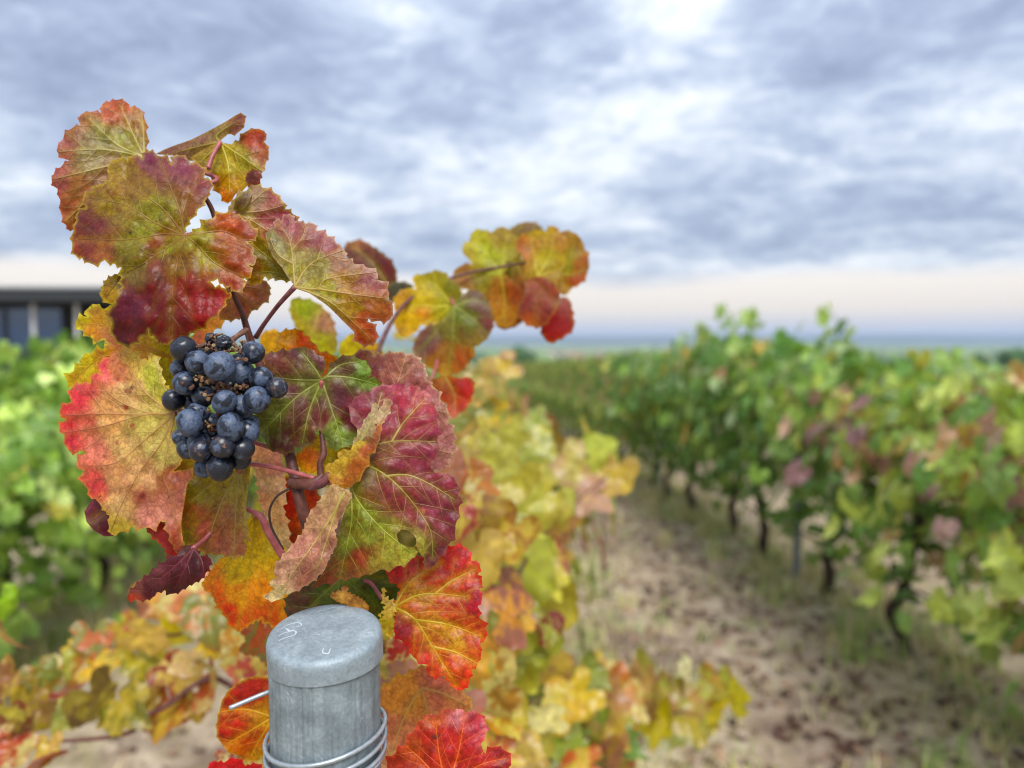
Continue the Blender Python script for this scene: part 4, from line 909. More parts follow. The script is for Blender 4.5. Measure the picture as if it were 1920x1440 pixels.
L('large pale pink leaf with a crimson edge left of the grapes', Z3, .428,
  [(275, 215), (330, 180), (345, 150), (390, 170), (395, 130), (440, 145), (480, 190), (520, 200), (530, 160), (570, 215), (600, 320), (625, 340), (640, 450), (650, 490), (645, 560), (655, 635), (672, 660), (675, 712), (640, 742), (700, 735), (738, 722), (740, 745), (712, 800), (695, 900), (680, 1000), (690, 1090), (702, 1140), (738, 1190), (720, 1220), (690, 1190), (680, 1150), (640, 1110), (620, 1050), (605, 990), (580, 985), (500, 1020), (440, 1010), (380, 1040), (340, 1055), (325, 1010), (330, 960), (310, 940), (290, 920), (290, 855), (240, 880), (220, 830), (200, 740), (165, 712), (215, 650), (190, 640), (130, 645), (105, 560), (80, 545), (115, 490), (80, 455), (140, 400), (145, 330), (190, 310), (235, 310), (245, 265), (292, 270), (270, 232)],
  (646, 462), [[(646, 462), (520, 455), (370, 395), (270, 300)], [(646, 462), (500, 465), (300, 520), (95, 555)], [(646, 462), (510, 580), (360, 700), (190, 715)], [(646, 462), (590, 590), (480, 740), (400, 880), (335, 1030)], [(646, 462), (620, 600), (585, 790)], [(646, 462), (600, 340), (540, 190)], [(646, 462), (500, 350), (400, 170)], [(585, 760), (640, 900), (690, 1130)], [(500, 465), (300, 460), (100, 470)]],
  [(110, 500, '#cc3448'), (160, 400, '#cc4656'), (120, 600, '#c83c50'), (300, 240, '#cc5060'), (200, 350, '#c85a60'), (450, 180, '#c8b468'), (380, 230, '#c48a68'), (560, 280, '#c0c468'), (420, 350, '#ccb080'), (300, 420, '#d0a478'), (300, 500, '#d0a87c'), (220, 500, '#c86a60'), (500, 500, '#c0b474'), (250, 650, '#d48a7c'), (350, 780, '#d0a47c'), (240, 780, '#c85c5c'), (260, 830, '#c85058'), (400, 620, '#cbb07e'), (600, 650, '#c2b87c'), (500, 780, '#cca880'), (400, 920, '#ccac80'), (560, 950, '#c48c80'), (650, 880, '#c08478'), (690, 1120, '#a04a40'), (350, 1020, '#b8a858'), (480, 860, '#98584c'), (620, 780, '#a0604c')],
  tilt=(-8, 2), bow=2, bend=(1, 0), wave=9, under=True, tooth=27, amp=.36, vein='#9a6448', halo='#b09a60', halo_k=.3, edge='#d0a858', mottle='#b05848', mot=.18, gain=1.12, plain=(12, 13, 14, 15, 17, 18, 19, 20, 22, 23, 24, 25), petiole=[(336, 768, .432), (380, 790, .438), (450, 820, .44), (540, 850, .44)],
  spots=[(415, 350, 9, '#7a4438'), (440, 330, 5, '#5a3a30'), (440, 520, 7, '#9a5040'), (410, 430, 6, '#a84438'), (490, 865, 9, '#84403a'), (365, 290, 6, '#a04840'), (300, 670, 4, '#8a4a40'), (365, 605, 5, '#a0524a')])
L('olive and rust leaf hanging under the grapes', Z3, .438,
  [(610, 700), (700, 630), (760, 700), (830, 785), (940, 735), (1010, 700), (1020, 720), (1000, 900), (1000, 1000), (1018, 1090), (990, 1080), (1002, 1130), (960, 1168), (930, 1160), (880, 1152), (830, 1148), (780, 1140), (740, 1105), (690, 1085), (670, 950), (670, 850)],
  (965, 745), [[(965, 745), (890, 870), (840, 1000), (800, 1135)], [(965, 745), (950, 900), (940, 1155)], [(965, 745), (840, 800), (720, 900)], [(965, 745), (995, 900), (1000, 1080)]],
  [(760, 850, '#8a8030'), (850, 830, '#90803a'), (750, 950, '#8a5030'), (900, 1000, '#a07058'), (950, 850, '#a09050'), (800, 1050, '#a85a50'), (900, 1120, '#a06a60'), (980, 950, '#a89060'), (720, 1000, '#8a6a30'), (720, 1060, '#7c7030')],
  under=True, tilt=(4, 2), bow=5, tooth=16, vein='#a89a68', plain=(0, 1, 2, 3, 4, 5, 6, 7, 18, 19, 20), petiole=[(460, 870, .437), (520, 878, .434), (590, 897, .43)])
L('small plum coloured leaf tip at the far left', Z3, .447, [(205, 940), (230, 900), (290, 850), (350, 900), (360, 1000), (345, 1062), (300, 1062), (250, 1032), (215, 990)], (350, 900), [[(350, 900), (280, 960), (230, 990)]], [(260, 960, '#64283a'), (230, 920, '#7a4450'), (300, 1040, '#581c2e')], bow=14, tooth=0, vein='#7a4850', edge='#80485a')
L('dark orange rolled scrap under the pink leaf', Z3, .432, [(508, 1022), (560, 988), (600, 1000), (612, 1040), (645, 1100), (690, 1150), (735, 1188), (720, 1218), (690, 1192), (660, 1210), (620, 1180), (600, 1120), (560, 1080), (530, 1052)], (560, 990), [], [(560, 1020, '#9a3418'), (600, 1080, '#7a1c1c'), (650, 1150, '#8a2a20'), (720, 1200, '#a86a58'), (590, 1010, '#6a1c18')], bow=18, tooth=12, edge='#a8603a')
L('dark burgundy rolled leaf at the lower left', Z3, .418,
  [(420, 1352), (450, 1310), (520, 1250), (600, 1190), (660, 1155), (700, 1105), (745, 1120), (770, 1160), (824, 1170), (818, 1210), (780, 1270), (720, 1302), (650, 1342), (600, 1325), (560, 1337), (540, 1362), (480, 1378), (455, 1352), (442, 1380), (425, 1382)],
  (740, 1120), [[(740, 1120), (640, 1220), (500, 1340)], [(740, 1120), (700, 1220), (650, 1320)], [(740, 1120), (780, 1180), (790, 1240)]],
  [(430, 1370, '#d05a38'), (470, 1320, '#8a5a58'), (550, 1250, '#7a4a50'), (520, 1330, '#5a1c2c'), (650, 1200, '#64303a'), (650, 1290, '#4c0c18'), (750, 1220, '#48080e'), (800, 1180, '#5a1014'), (720, 1130, '#4a2a1e')],  # paler upper left tones paint the roll's highlight into the pigment
  bend=(-4, 30), tilt=(-6, 10), bow=2, tooth=16, vein='#6a2a34', halo='#6a2030', edge='#7a2a30', edge_k=.3, mot=.15, mottle='#300810', petiole=[(385, 1010, .436), (430, 960, .444), (470, 955, .446)])
L('cream and pink strip of leaf left of the main cane', PX, .452, [(472, 848), (490, 830), (505, 840), (525, 846), (531, 880), (536, 925), (530, 950), (539, 985), (543, 1032), (525, 1012), (505, 978), (490, 948), (482, 900)], (480, 945), [[(485, 860), (505, 920), (528, 1000)]], [(490, 850, '#e0b090'), (515, 860, '#e0a898'), (510, 910, '#e0c0a0'), (525, 960, '#e0b890'), (530, 1010, '#d8c098'), (495, 940, '#d0a080')], bow=12, tooth=16, vein='#c8a878', mot=.2, mottle='#c87868', edge='#e0c8a0')
L('bright yellow leaf with a red hem left of the post cap', PX, .468,
  [(378, 1098), (390, 1078), (418, 1045), (455, 1048), (462, 985), (478, 962), (500, 975), (522, 1010), (535, 1030), (548, 1060), (555, 1100), (560, 1150), (520, 1178), (490, 1160), (468, 1170), (445, 1185), (425, 1160), (405, 1132), (395, 1112)],
  (478, 968), [[(478, 968), (470, 1050), (445, 1180)], [(478, 968), (430, 1050), (388, 1095)], [(478, 968), (520, 1060), (530, 1160)]],
  [(475, 1000, '#d4b81c'), (440, 1070, '#dcc020'), (400, 1085, '#e08018'), (520, 1080, '#dcb428'), (500, 1020, '#d8c028'), (440, 1150, '#cc4428'), (410, 1125, '#d06020'), (500, 1150, '#c06028'), (480, 1110, '#e09820'), (450, 1115, '#e0a01c')],
  tilt=(0, 5), tooth=17, vein='#c0b030', halo='#d8c838', mot=.25, mottle='#d06018', petiole=[(486, 966, .45), (489, 970, .445)])
L('deep red leaf glimpsed behind the main cane', PX, .475, [(530, 900), (560, 895), (590, 910), (605, 960), (590, 1010), (560, 1040), (535, 1010), (525, 950)], (560, 900), [[(560, 900), (570, 960), (560, 1030)]], [(550, 940, '#b43a20'), (575, 980, '#c05028'), (560, 1010, '#8a2820')], tooth=16, vein='#c07040', res=5)
L('orange scrap of leaf above the node', PX, .446, [(555, 855), (575, 838), (590, 815), (600, 820), (603, 850), (598, 885), (570, 885), (558, 870)], (600, 880), [], [(580, 850, '#d88020'), (570, 875, '#d8a030'), (595, 830, '#c8a848')], tooth=12)
L('small yellow green leaf right of the spur', PX, .45, [(600, 850), (640, 830), (670, 850), (660, 900), (630, 920), (600, 890)], (610, 890), [], [(620, 860, '#c0b040'), (650, 880, '#b05a38')], tooth=14, res=5)
# dark purple, centre
L('dark purple leaf with pale green veins right of the grapes', Z2, .431,
  [(230, 1120), (270, 980), (280, 870), (275, 820), (400, 800), (440, 785), (510, 785), (560, 820), (602, 850), (600, 900), (572, 948), (610, 930), (660, 850), (720, 825), (790, 845), (840, 880), (850, 930), (830, 948), (900, 970), (930, 1000), (900, 1060), (880, 1150), (820, 1260), (760, 1290), (700, 1322), (640, 1332), (615, 1290), (580, 1232), (545, 1222), (545, 1292), (520, 1310), (440, 1322), (430, 1347), (350, 1332), (320, 1347), (280, 1290), (240, 1200)],
  (585, 960), [[(585, 960), (460, 958), (310, 945)], [(585, 960), (450, 1050), (330, 1170), (270, 1230)], [(585, 960), (620, 1060), (650, 1150), (700, 1300)], [(585, 960), (620, 940), (740, 945), (890, 985)], [(585, 960), (550, 900), (480, 810)], [(600, 950), (680, 880), (780, 860)], [(585, 960), (520, 1120), (480, 1300)]],
  [(450, 830, '#6a3a48'), (560, 840, '#703848'), (350, 900, '#8a5a50'), (480, 900, '#80704a'), (700, 880, '#704048'), (800, 890, '#7a9440'), (820, 915, '#80a048'), (560, 1000, '#808048'), (450, 1060, '#7a4a58'), (350, 1120, '#6a7030'), (300, 1220, '#5a5a20'), (500, 1150, '#7a3a4a'), (650, 1050, '#7a4a58'), (720, 1100, '#803848'), (460, 1260, '#6a1c28'), (560, 1200, '#78283a'), (680, 1240, '#8a9a3a'), (700, 1270, '#86a038'), (620, 1285, '#6a7a30'), (740, 1180, '#70203a'), (380, 1280, '#5a2a24')],
  tilt=(3, 2), bow=1.5, wave=9, tooth=24, amp=.24, vein='#a4aa6a', sat=.9, halo='#8a9a50', halo_k=.4, edge='#8a8a50', edge_k=.35, petiole=[(600, 790, .444), (605, 830, .437)], mottle='#5a1c2c', mot=.3)
L('orange leaf behind the purple one', PX, .468, [(518, 648), (528, 622), (560, 618), (582, 638), (600, 660), (622, 665), (640, 690), (620, 730), (560, 730), (530, 690)], (560, 720), [[(560, 720), (560, 670), (550, 630)], [(560, 720), (600, 690), (630, 685)]], [(560, 640, '#d86420'), (527, 640, '#d8a848'), (590, 665, '#d87828'), (615, 690, '#d08028'), (610, 720, '#e0a030')], tooth=16, vein='#d8a040', mot=.2, mottle='#b84018')
L('faded pink leaf behind the magenta one', PX, .45,
  [(660, 668), (688, 655), (700, 668), (740, 660), (780, 668), (797, 690), (800, 712), (812, 725), (826, 750), (840, 770), (840, 790), (852, 812), (849, 850), (835, 878), (800, 885), (760, 860), (700, 780), (670, 720)],
  (700, 790), [[(700, 790), (740, 730), (760, 670)], [(700, 790), (770, 760), (838, 775)], [(700, 790), (690, 720), (690, 662)], [(700, 790), (780, 830), (845, 850)]],
  [(690, 670, '#a04a48'), (740, 680, '#a86860'), (780, 690, '#b07a70'), (700, 700, '#98505a'), (820, 760, '#b07878'), (840, 830, '#b47a7c'), (790, 730, '#a86468'), (720, 720, '#a06058')],
  tilt=(3, 0), tooth=19, under=True, vein='#c0988a', edge='#c8b498', edge_k=.7, sat=.85)
# the magenta leaf with its two turned lobes
L('big magenta and green leaf right of centre with two curled lobes', Z4, .412,
  [(560, 480), (600, 380), (640, 300), (600, 270), (565, 205), (580, 130), (610, 110), (660, 95), (700, 65), (760, 60), (830, 50), (840, 75), (895, 60), (915, 90), (940, 85), (965, 130), (985, 170), (990, 230), (992, 320), (990, 400), (962, 432), (962, 462), (985, 490), (1050, 492), (1085, 530), (1105, 590), (1100, 660), (1085, 740), (1050, 840), (1000, 910), (960, 962), (935, 950), (930, 910), (890, 810), (860, 772), (820, 765), (795, 790), (805, 830), (850, 852), (905, 870), (870, 910), (800, 945), (720, 962), (640, 990), (520, 1012), (375, 1047), (420, 1000), (450, 950), (490, 860), (500, 800), (550, 650), (575, 590)],
  (560, 485), [[(560, 485), (650, 375), (770, 335), (985, 335)], [(770, 335), (830, 240), (930, 130)], [(560, 485), (640, 450), (760, 515), (870, 630), (960, 770), (970, 900)], [(740, 505), (850, 500), (960, 545), (1080, 620)], [(565, 520), (600, 620), (720, 760), (880, 890)], [(565, 520), (575, 700), (550, 850), (520, 990)], [(650, 375), (680, 250), (720, 100)]],
  [(650, 150, '#8e4054'), (750, 100, '#a04a60'), (880, 130, '#b04456'), (920, 250, '#a03a54'), (780, 250, '#9c4054'), (700, 400, '#8a5a44'), (850, 420, '#984458'), (960, 330, '#98405c'), (1000, 550, '#8e364c'), (1060, 650, '#7e2c44'), (950, 700, '#8e3a54'), (980, 900, '#6c203a'), (820, 640, '#8e3442'), (750, 560, '#8c3a42'), (680, 600, '#80602c'), (620, 680, '#8a9428'), (680, 760, '#949a28'), (780, 860, '#a4a424'), (880, 870, '#a8a838'), (560, 850, '#848a28'), (520, 960, '#8a5a20'), (620, 900, '#984018'), (450, 1010, '#8a4a20'), (700, 930, '#a09028'), (580, 560, '#8a9038'), (640, 300, '#90505a'), (640, 500, '#86703a')],
  tilt=(3, -3), bow=2, bend=(1.5, 1), wave=8, tooth=28, amp=.22, vein='#a8a85c', halo='#8a9a38', halo_k=.25, edge='#9a6a58', edge_k=.3, mottle='#7a2018', mot=.35, gain=.98, sat=.92, plain=(0, 1, 2, 20, 21, 22, 33, 34, 35, 36, 37, 45, 46, 47, 48, 49, 50, 51), quilt=1.2, petiole=[(640, 900, .422), (615, 905, .427)],
  spots=[(925, 675, 7, '#c88a70')],
  folds=[dict(outline=[(440, 456), (480, 440), (512, 420), (505, 390), (570, 375), (600, 338), (680, 310), (670, 280), (722, 250), (705, 340), (662, 400), (640, 470), (590, 540), (550, 566), (500, 552), (460, 522), (472, 490)], colours=[(500, 480, '#d4b838'), (620, 360, '#d8c434'), (560, 420, '#dcc430'), (690, 300, '#c07a50'), (600, 460, '#b8701c'), (550, 530, '#c08024'), (480, 520, '#cc9c28'), (660, 380, '#b0602a')], d=.403, tilt=(5, 3), bend=(14, 6), tooth=18, veins=[], edge='#d8c470'),
         dict(outline=[(580, 336), (600, 310), (650, 212), (668, 190), (690, 142), (702, 188), (750, 122), (770, 132), (765, 165), (742, 215), (722, 252), (685, 245), (692, 280), (640, 312), (602, 342)], colours=[(690, 200, '#d8c8a8'), (620, 320, '#cec292'), (750, 150, '#dabc9c'), (660, 260, '#ccc098'), (720, 230, '#b89478')], d=.399, tilt=(-6, 6), bend=(10, 0), tooth=20, veins=[[(620, 330), (680, 220), (695, 160)]], edge='#d0c0a0', halo='#c8b898'),
         dict(outline=[(480, 543), (520, 560), (577, 590), (550, 650), (512, 720), (490, 770), (502, 830), (470, 890), (440, 960), (380, 1022), (290, 1072), (240, 1087), (230, 1107), (150, 1107), (138, 1095), (200, 1060), (170, 1025), (210, 1010), (195, 960), (260, 870), (330, 790), (360, 700), (400, 650), (420, 620)], colours=[(500, 600, '#ceb688'), (420, 720, '#cea686'), (350, 850, '#cc9686'), (260, 980, '#cea890'), (200, 1080, '#cebe90'), (450, 880, '#ac7c6c'), (330, 1000, '#b47c6c'), (520, 650, '#b89070')], d=.402, tilt=(-7, 2), bend=(-8, 0), bow=3, tooth=16, veins=[[(540, 580), (440, 760), (220, 1070)], [(520, 600), (470, 760), (400, 980)]], edge='#c8b890', under=True, halo='#b8a078')])
# round the post
L('red leaf with golden veins right of the post cap', Z5, .432,
  [(1122, 290), (1150, 240), (1160, 180), (1140, 150), (1085, 105), (1078, 50), (1150, 20), (1300, -20), (1400, -60), (1480, -85), (1570, -75), (1600, 5), (1652, 20), (1640, 90), (1668, 130), (1650, 180), (1668, 240), (1640, 290), (1650, 360), (1692, 430), (1692, 480), (1650, 520), (1662, 580), (1640, 640), (1600, 680), (1590, 740), (1545, 808), (1490, 792), (1470, 760), (1442, 710), (1350, 722), (1330, 650), (1240, 600), (1220, 540), (1170, 500), (1120, 440), (1128, 380)],
  (1122, 292), [[(1122, 292), (1250, 225), (1380, 210), (1570, 228)], [(1122, 292), (1250, 370), (1360, 540), (1500, 770)], [(1250, 372), (1450, 400), (1660, 475)], [(1370, 542), (1500, 572), (1640, 645)], [(1122, 292), (1220, 140), (1400, 20)], [(1380, 210), (1480, 130), (1620, 60)]],
  [(1250, 80, '#b42a3a'), (1400, 80, '#c43a34'), (1600, 100, '#c41a32'), (1600, 250, '#ac183a'), (1500, 180, '#bc402c'), (1300, 220, '#bc842c'), (1250, 300, '#b8602a'), (1450, 300, '#bc3a2a'), (1400, 400, '#cc942c'), (1600, 430, '#cc522a'), (1300, 500, '#bc6422'), (1500, 500, '#d4a432'), (1550, 600, '#d46428'), (1400, 620, '#cc4222'), (1540, 740, '#dc4c22'), (1180, 420, '#9a323c'), (1640, 480, '#c42a2a'), (1230, 560, '#bc3c2a'), (1160, 340, '#a05028')],
  tilt=(2, -3), bow=3, wave=8, tooth=22, amp=.28, vein='#b8b050', halo='#d0b038', halo_k=.45, edge='#d83a34', edge_k=.4, mottle='#a81420', mot=.4, wmain=5.2, gap=30, gain=.84, sat=.95, petiole=[(715, 1120, .44), (690, 1090, .45), (650, 1090, .46)])
L('dark green leaf just above the post cap', PX, .452, [(535, 1150), (545, 1102), (580, 1085), (620, 1090), (700, 1072), (742, 1068), (752, 1090), (746, 1112), (728, 1132), (705, 1165), (640, 1170), (560, 1165)], (640, 1085), [[(640, 1085), (690, 1120), (715, 1150)], [(640, 1085), (600, 1120), (570, 1150)], [(640, 1085), (700, 1085), (742, 1090)]], [(560, 1120, '#5a4438'), (600, 1110, '#465a2c'), (700, 1110, '#3e5628'), (735, 1085, '#4a5c2c'), (660, 1100, '#566a34')], tooth=24, vein='#7a8a4a', tilt=(0, 4), edge='#5a6a38')
L('dry straw coloured scrap lying at the post cap', PX, .425, [(618, 1115), (640, 1108), (644, 1097), (652, 1099), (651, 1110), (668, 1118), (686, 1130), (692, 1144), (672, 1142), (645, 1132), (628, 1126)], (648, 1098), [], [(640, 1115, '#c8a260'), (670, 1130, '#b88e54'), (648, 1100, '#a87850')], tooth=9, edge='#8a6030', mottle='#6a4424', mot=.6, res=2.6)
L('ragged straw coloured remnant right of the cap', Z5, .43, [(1050, 170), (1065, 178), (1060, 230), (1090, 250), (1122, 268), (1130, 300), (1112, 350), (1120, 400), (1104, 490), (1090, 480), (1072, 430), (1042, 470), (1040, 360), (1062, 340), (1020, 347), (1060, 312), (1072, 280), (1050, 240)], (1118, 288), [], [(1060, 220, '#ccb068'), (1100, 300, '#c8b068'), (1080, 400, '#b8a850'), (1095, 460, '#c4a858')], tooth=9, amp=.5, mottle='#7a6a2a', mot=.5, res=2.6)
L('round red and gold leaf behind the loose wire end', PX, .468, [(406, 1370), (412, 1330), (425, 1298), (450, 1278), (480, 1268), (515, 1275), (530, 1330), (522, 1390), (492, 1422), (470, 1427), (445, 1417), (420, 1402)], (470, 1275), [[(512, 1345), (470, 1370), (425, 1395)], [(512, 1345), (480, 1400), (470, 1422)], [(512, 1345), (460, 1330), (415, 1335)]], [(430, 1330, '#b42c2a'), (470, 1300, '#b03a30'), (440, 1370, '#bc3826'), (440, 1400, '#cc7c28'), (480, 1390, '#c04a24'), (490, 1412, '#d4ac28'), (500, 1345, '#c49424'), (420, 1385, '#b83026')], tooth=20, amp=.15, vein='#d0b040', halo='#d0a030', halo_k=.5, gain=.85, tilt=(0, 3))
L('crimson leaf at the bottom right of the post', Z5, .414,
  [(1080, 1300), (1130, 1200), (1190, 1150), (1240, 1070), (1300, 990), (1330, 960), (1370, 970), (1410, 960), (1450, 925), (1490, 940), (1530, 925), (1560, 950), (1640, 950), (1690, 1010), (1690, 1080), (1660, 1140), (1662, 1210), (1690, 1200), (1740, 1160), (1800, 1175), (1848, 1230), (1830, 1300), (1800, 1420), (1600, 1500), (1300, 1500), (1100, 1400)],
  (1450, 1420), [[(1450, 1420), (1400, 1200), (1380, 1000)], [(1450, 1420), (1520, 1200), (1560, 970)], [(1450, 1420), (1300, 1250), (1200, 1160)], [(1450, 1420), (1640, 1280), (1820, 1230)]],
  [(1450, 1080, '#c42a3a'), (1500, 1150, '#c83038'), (1350, 1080, '#bc3028'), (1250, 1180, '#c46428'), (1180, 1230, '#b84a30'), (1550, 960, '#cc8a90'), (1620, 1000, '#bc3a50'), (1800, 1250, '#9c1234'), (1700, 1260, '#b82038'), (1500, 1280, '#c43a30'), (1350, 960, '#d07a50'), (1400, 1250, '#c43a2c')],
  tilt=(0, -8), bow=3, wave=9, tooth=24, vein='#d0803c', halo='#d07038', halo_k=.3, gain=.82, sat=.92, edge='#d05a48', mottle='#8a1024', spots=[(1385, 1100, 8, '#5a4848'), (1345, 1035, 6, '#a86a58')])
L('pale peach leaf behind the crimson one', PX, .5, [(708, 1300), (760, 1265), (800, 1248), (850, 1280), (885, 1320), (862, 1348), (800, 1362), (765, 1400), (735, 1460), (700, 1460)], (790, 1290), [[(790, 1290), (760, 1340), (730, 1420)], [(790, 1290), (830, 1300), (875, 1322)], [(790, 1290), (800, 1330), (800, 1355)]], [(760, 1300, '#d8a060'), (820, 1290, '#c88070'), (740, 1370, '#cc8a70'), (850, 1320, '#c88a68'), (725, 1430, '#d8a888')], tooth=22, under=True, vein='#c8b070', res=6)
L('scarlet scrap at the lower left of the post', PX, .46, [(390, 1440), (398, 1428), (420, 1430), (440, 1422), (460, 1436), (480, 1432), (500, 1450), (470, 1480), (400, 1480)], (440, 1480), [], [(420, 1435, '#c02030'), (470, 1445, '#a81c2c')], tooth=14, edge='#d04040')
# the cluster that stands a hand behind
D2 = .70
def L2(*a, **k):
    k.setdefault('res', 7); k.setdefault('tooth', 17); k.setdefault('amp', .2); k.setdefault('edge_k', .2); return hero_leaf(V1, *a, **k)
L2('dark purple leaf blurred beyond the drooping leaf', Z7, D2 + .05, [(10, 190), (60, 150), (120, 150), (170, 180), (240, 230), (290, 290), (300, 370), (260, 420), (220, 430), (150, 400), (60, 300)], (260, 400), [[(260, 400), (160, 260), (60, 180)]], [(100, 160, '#a06a54'), (150, 230, '#66303a'), (250, 320, '#6a2c38'), (180, 320, '#54402c'), (60, 240, '#6a3a40')], bow=14)
L2('small dark green leaf under the blurred purple one', Z7, D2 + .04, [(240, 410), (300, 370), (370, 380), (390, 400), (340, 440), (300, 480), (250, 470)], (260, 410), [], [(300, 420, '#4a4c34'), (350, 400, '#3a4030')])
L2('bright yellow leaf, left part of the blurred cluster', Z7, D2, [(285, 500), (300, 440), (340, 410), (405, 412), (385, 345), (440, 330), (530, 310), (590, 360), (640, 400), (650, 450), (605, 500), (580, 560), (500, 600), (430, 600), (390, 650), (330, 662), (283, 600), (300, 540)], (600, 500), [[(600, 500), (450, 500), (320, 480)], [(600, 500), (480, 580), (350, 630)], [(600, 500), (520, 400), (440, 350)]],
   [(400, 500, '#d4c414'), (350, 560, '#dcbc14'), (450, 440, '#c8b81c'), (500, 380, '#a8a030'), (600, 430, '#8a8838'), (540, 500, '#b0b020'), (430, 520, '#d89a14'), (330, 480, '#c89a20'), (340, 640, '#d8b018')], vein='#c8c040', mot=.15)
L2('hanging olive and purple leaf of the blurred cluster', Z7, D2 - .02, [(600, 500), (650, 450), (700, 410), (760, 430), (800, 500), (822, 570), (810, 640), (760, 700), (720, 720), (700, 790), (650, 850), (560, 877), (490, 840), (440, 790), (388, 750), (400, 680), (450, 620), (560, 580)], (610, 500), [[(610, 500), (600, 680), (570, 860)], [(610, 500), (720, 580), (790, 660)], [(610, 500), (500, 650), (420, 740)], [(610, 500), (700, 470), (780, 480)]],
   [(740, 500, '#6a4048'), (700, 600, '#6a7030'), (780, 600, '#7a4048'), (600, 620, '#7a7038'), (480, 680, '#7a5058'), (560, 780, '#a07020'), (640, 780, '#a86028'), (550, 850, '#b88a18'), (650, 560, '#76823a'), (420, 730, '#84565a'), (720, 690, '#88762c')], vein='#90944c', halo='#86904a', halo_k=.4, petiole=[(840, 560, D2 + .02), (830, 640, D2 + .04)])
L2('yellow green leaf, middle of the blurred cluster', Z7, D2 + .03, [(650, 190), (690, 150), (720, 90), (760, 90), (810, 105), (870, 70), (920, 110), (960, 150), (950, 230), (890, 262), (880, 330), (940, 380), (990, 440), (960, 520), (930, 600), (870, 612), (820, 580), (800, 510), (720, 420), (640, 400), (600, 340), (630, 290), (710, 275), (690, 250)], (860, 330), [[(860, 330), (790, 220), (730, 120)], [(860, 330), (880, 450), (880, 590)], [(860, 330), (740, 320), (630, 330)], [(860, 330), (880, 200), (890, 100)]],
   [(800, 200, '#b4bc18'), (740, 150, '#bcb81c'), (700, 190, '#b8b020'), (870, 120, '#a08c30'), (680, 320, '#9a6a48'), (850, 400, '#a87828'), (920, 420, '#a86020'), (850, 560, '#b88a20'), (760, 350, '#98902c'), (820, 300, '#a4a824'), (920, 560, '#b4801c')], vein='#b0b030', mot=.2)
L2('yellow and orange leaf, top right of the blurred cluster', Z7, D2 + .01, [(940, 180), (960, 130), (1010, 105), (1060, 90), (1100, 100), (1140, 65), (1180, 110), (1220, 160), (1210, 240), (1190, 300), (1150, 400), (1050, 370), (990, 330), (1000, 260)], (1060, 340), [[(1060, 340), (1040, 220), (1020, 120)], [(1060, 340), (1130, 220), (1150, 100)], [(1060, 340), (1120, 320), (1180, 300)]],
   [(1020, 180, '#b07818'), (1100, 250, '#bcb418'), (1150, 330, '#a88c20'), (1080, 130, '#b8a020'), (1150, 140, '#b08420'), (970, 170, '#a86820')], vein='#b8a830', mot=.2)
L2('brown olive leaf in the heart of the blurred cluster', Z7, D2 + .05, [(850, 250), (940, 235), (1010, 260), (1060, 350), (1100, 430), (1010, 500), (960, 600), (860, 625), (800, 520), (810, 360)], (930, 260), [[(930, 260), (920, 420), (880, 600)], [(930, 260), (1000, 360), (1060, 430)]],
   [(900, 300, '#8a8430'), (960, 380, '#a8702a'), (900, 480, '#9a5c28'), (1030, 420, '#86302c'), (860, 580, '#b8881c'), (960, 520, '#843030')], mot=.3)
L2('grey green leaf, back top of the blurred cluster', Z7, D2 + .06, [(890, 130), (940, 65), (1010, 45), (1080, 70), (1100, 130), (1040, 200), (960, 240), (900, 250)], (1000, 200), [], [(1000, 90, '#8a7a50'), (930, 170, '#8c7c44')])
L2('round olive leaf, right end of the blurred cluster', Z7, D2 + .04, [(1150, 130), (1200, 95), (1245, 100), (1290, 130), (1312, 190), (1337, 250), (1330, 320), (1290, 380), (1250, 400), (1205, 445), (1150, 400), (1140, 260)], (1170, 330), [[(1170, 330), (1230, 240), (1270, 140)], [(1170, 330), (1260, 330), (1320, 300)], [(1170, 330), (1210, 390), (1230, 410)]],
   [(1230, 200, '#9a9034'), (1310, 250, '#a06434'), (1270, 360, '#a85028'), (1200, 280, '#98963a'), (1270, 130, '#a07a40'), (1230, 410, '#b08a28')], vein='#a09a48')
L2('maroon leaf low in the blurred cluster', Z7, D2 - .01, [(945, 540), (990, 440), (1000, 360), (1080, 340), (1160, 390), (1182, 450), (1150, 530), (1100, 600), (1030, 612), (980, 582)], (1030, 370), [[(1030, 370), (1060, 480), (1050, 600)], [(1030, 370), (1120, 450), (1160, 500)]], [(1060, 420, '#8a302c'), (1000, 520, '#7e2a30'), (1000, 585, '#a8581c'), (1110, 520, '#86262a'), (1090, 370, '#92482c')], bow=8, vein='#8a4434')
L2('crimson leaf hanging lowest in the blurred cluster', Z7, D2 + .02, [(1075, 612), (1150, 530), (1190, 450), (1235, 470), (1252, 560), (1258, 610), (1212, 662), (1130, 702), (1100, 682)], (1160, 500), [], [(1180, 580, '#92201a'), (1130, 660, '#a02c1c'), (1220, 500, '#98504a')], bow=8)
L2('red leaf hanging right of the faded pink leaf', Z7, D2 - .08, [(480, 905), (560, 880), (640, 890), (700, 888), (717, 940), (690, 1030), (640, 1080), (590, 1112), (565, 1030), (510, 980)], (560, 885), [[(560, 885), (610, 980), (610, 1080)]], [(650, 930, '#ac2a1a'), (520, 930, '#98601c'), (600, 1080, '#c05a60'), (580, 960, '#a8481c'), (680, 1000, '#b03020')])
L2('yellow leaf seen between the drooping leaf and the grapes', PX, .64, [(548, 560), (590, 566), (622, 596), (632, 650), (610, 680), (580, 650), (560, 620), (545, 590)], (600, 580), [[(600, 580), (590, 620), (600, 660)]], [(570, 585, '#9ca840'), (610, 610, '#b08a70'), (600, 650, '#a8a848'), (560, 600, '#a89a30')])
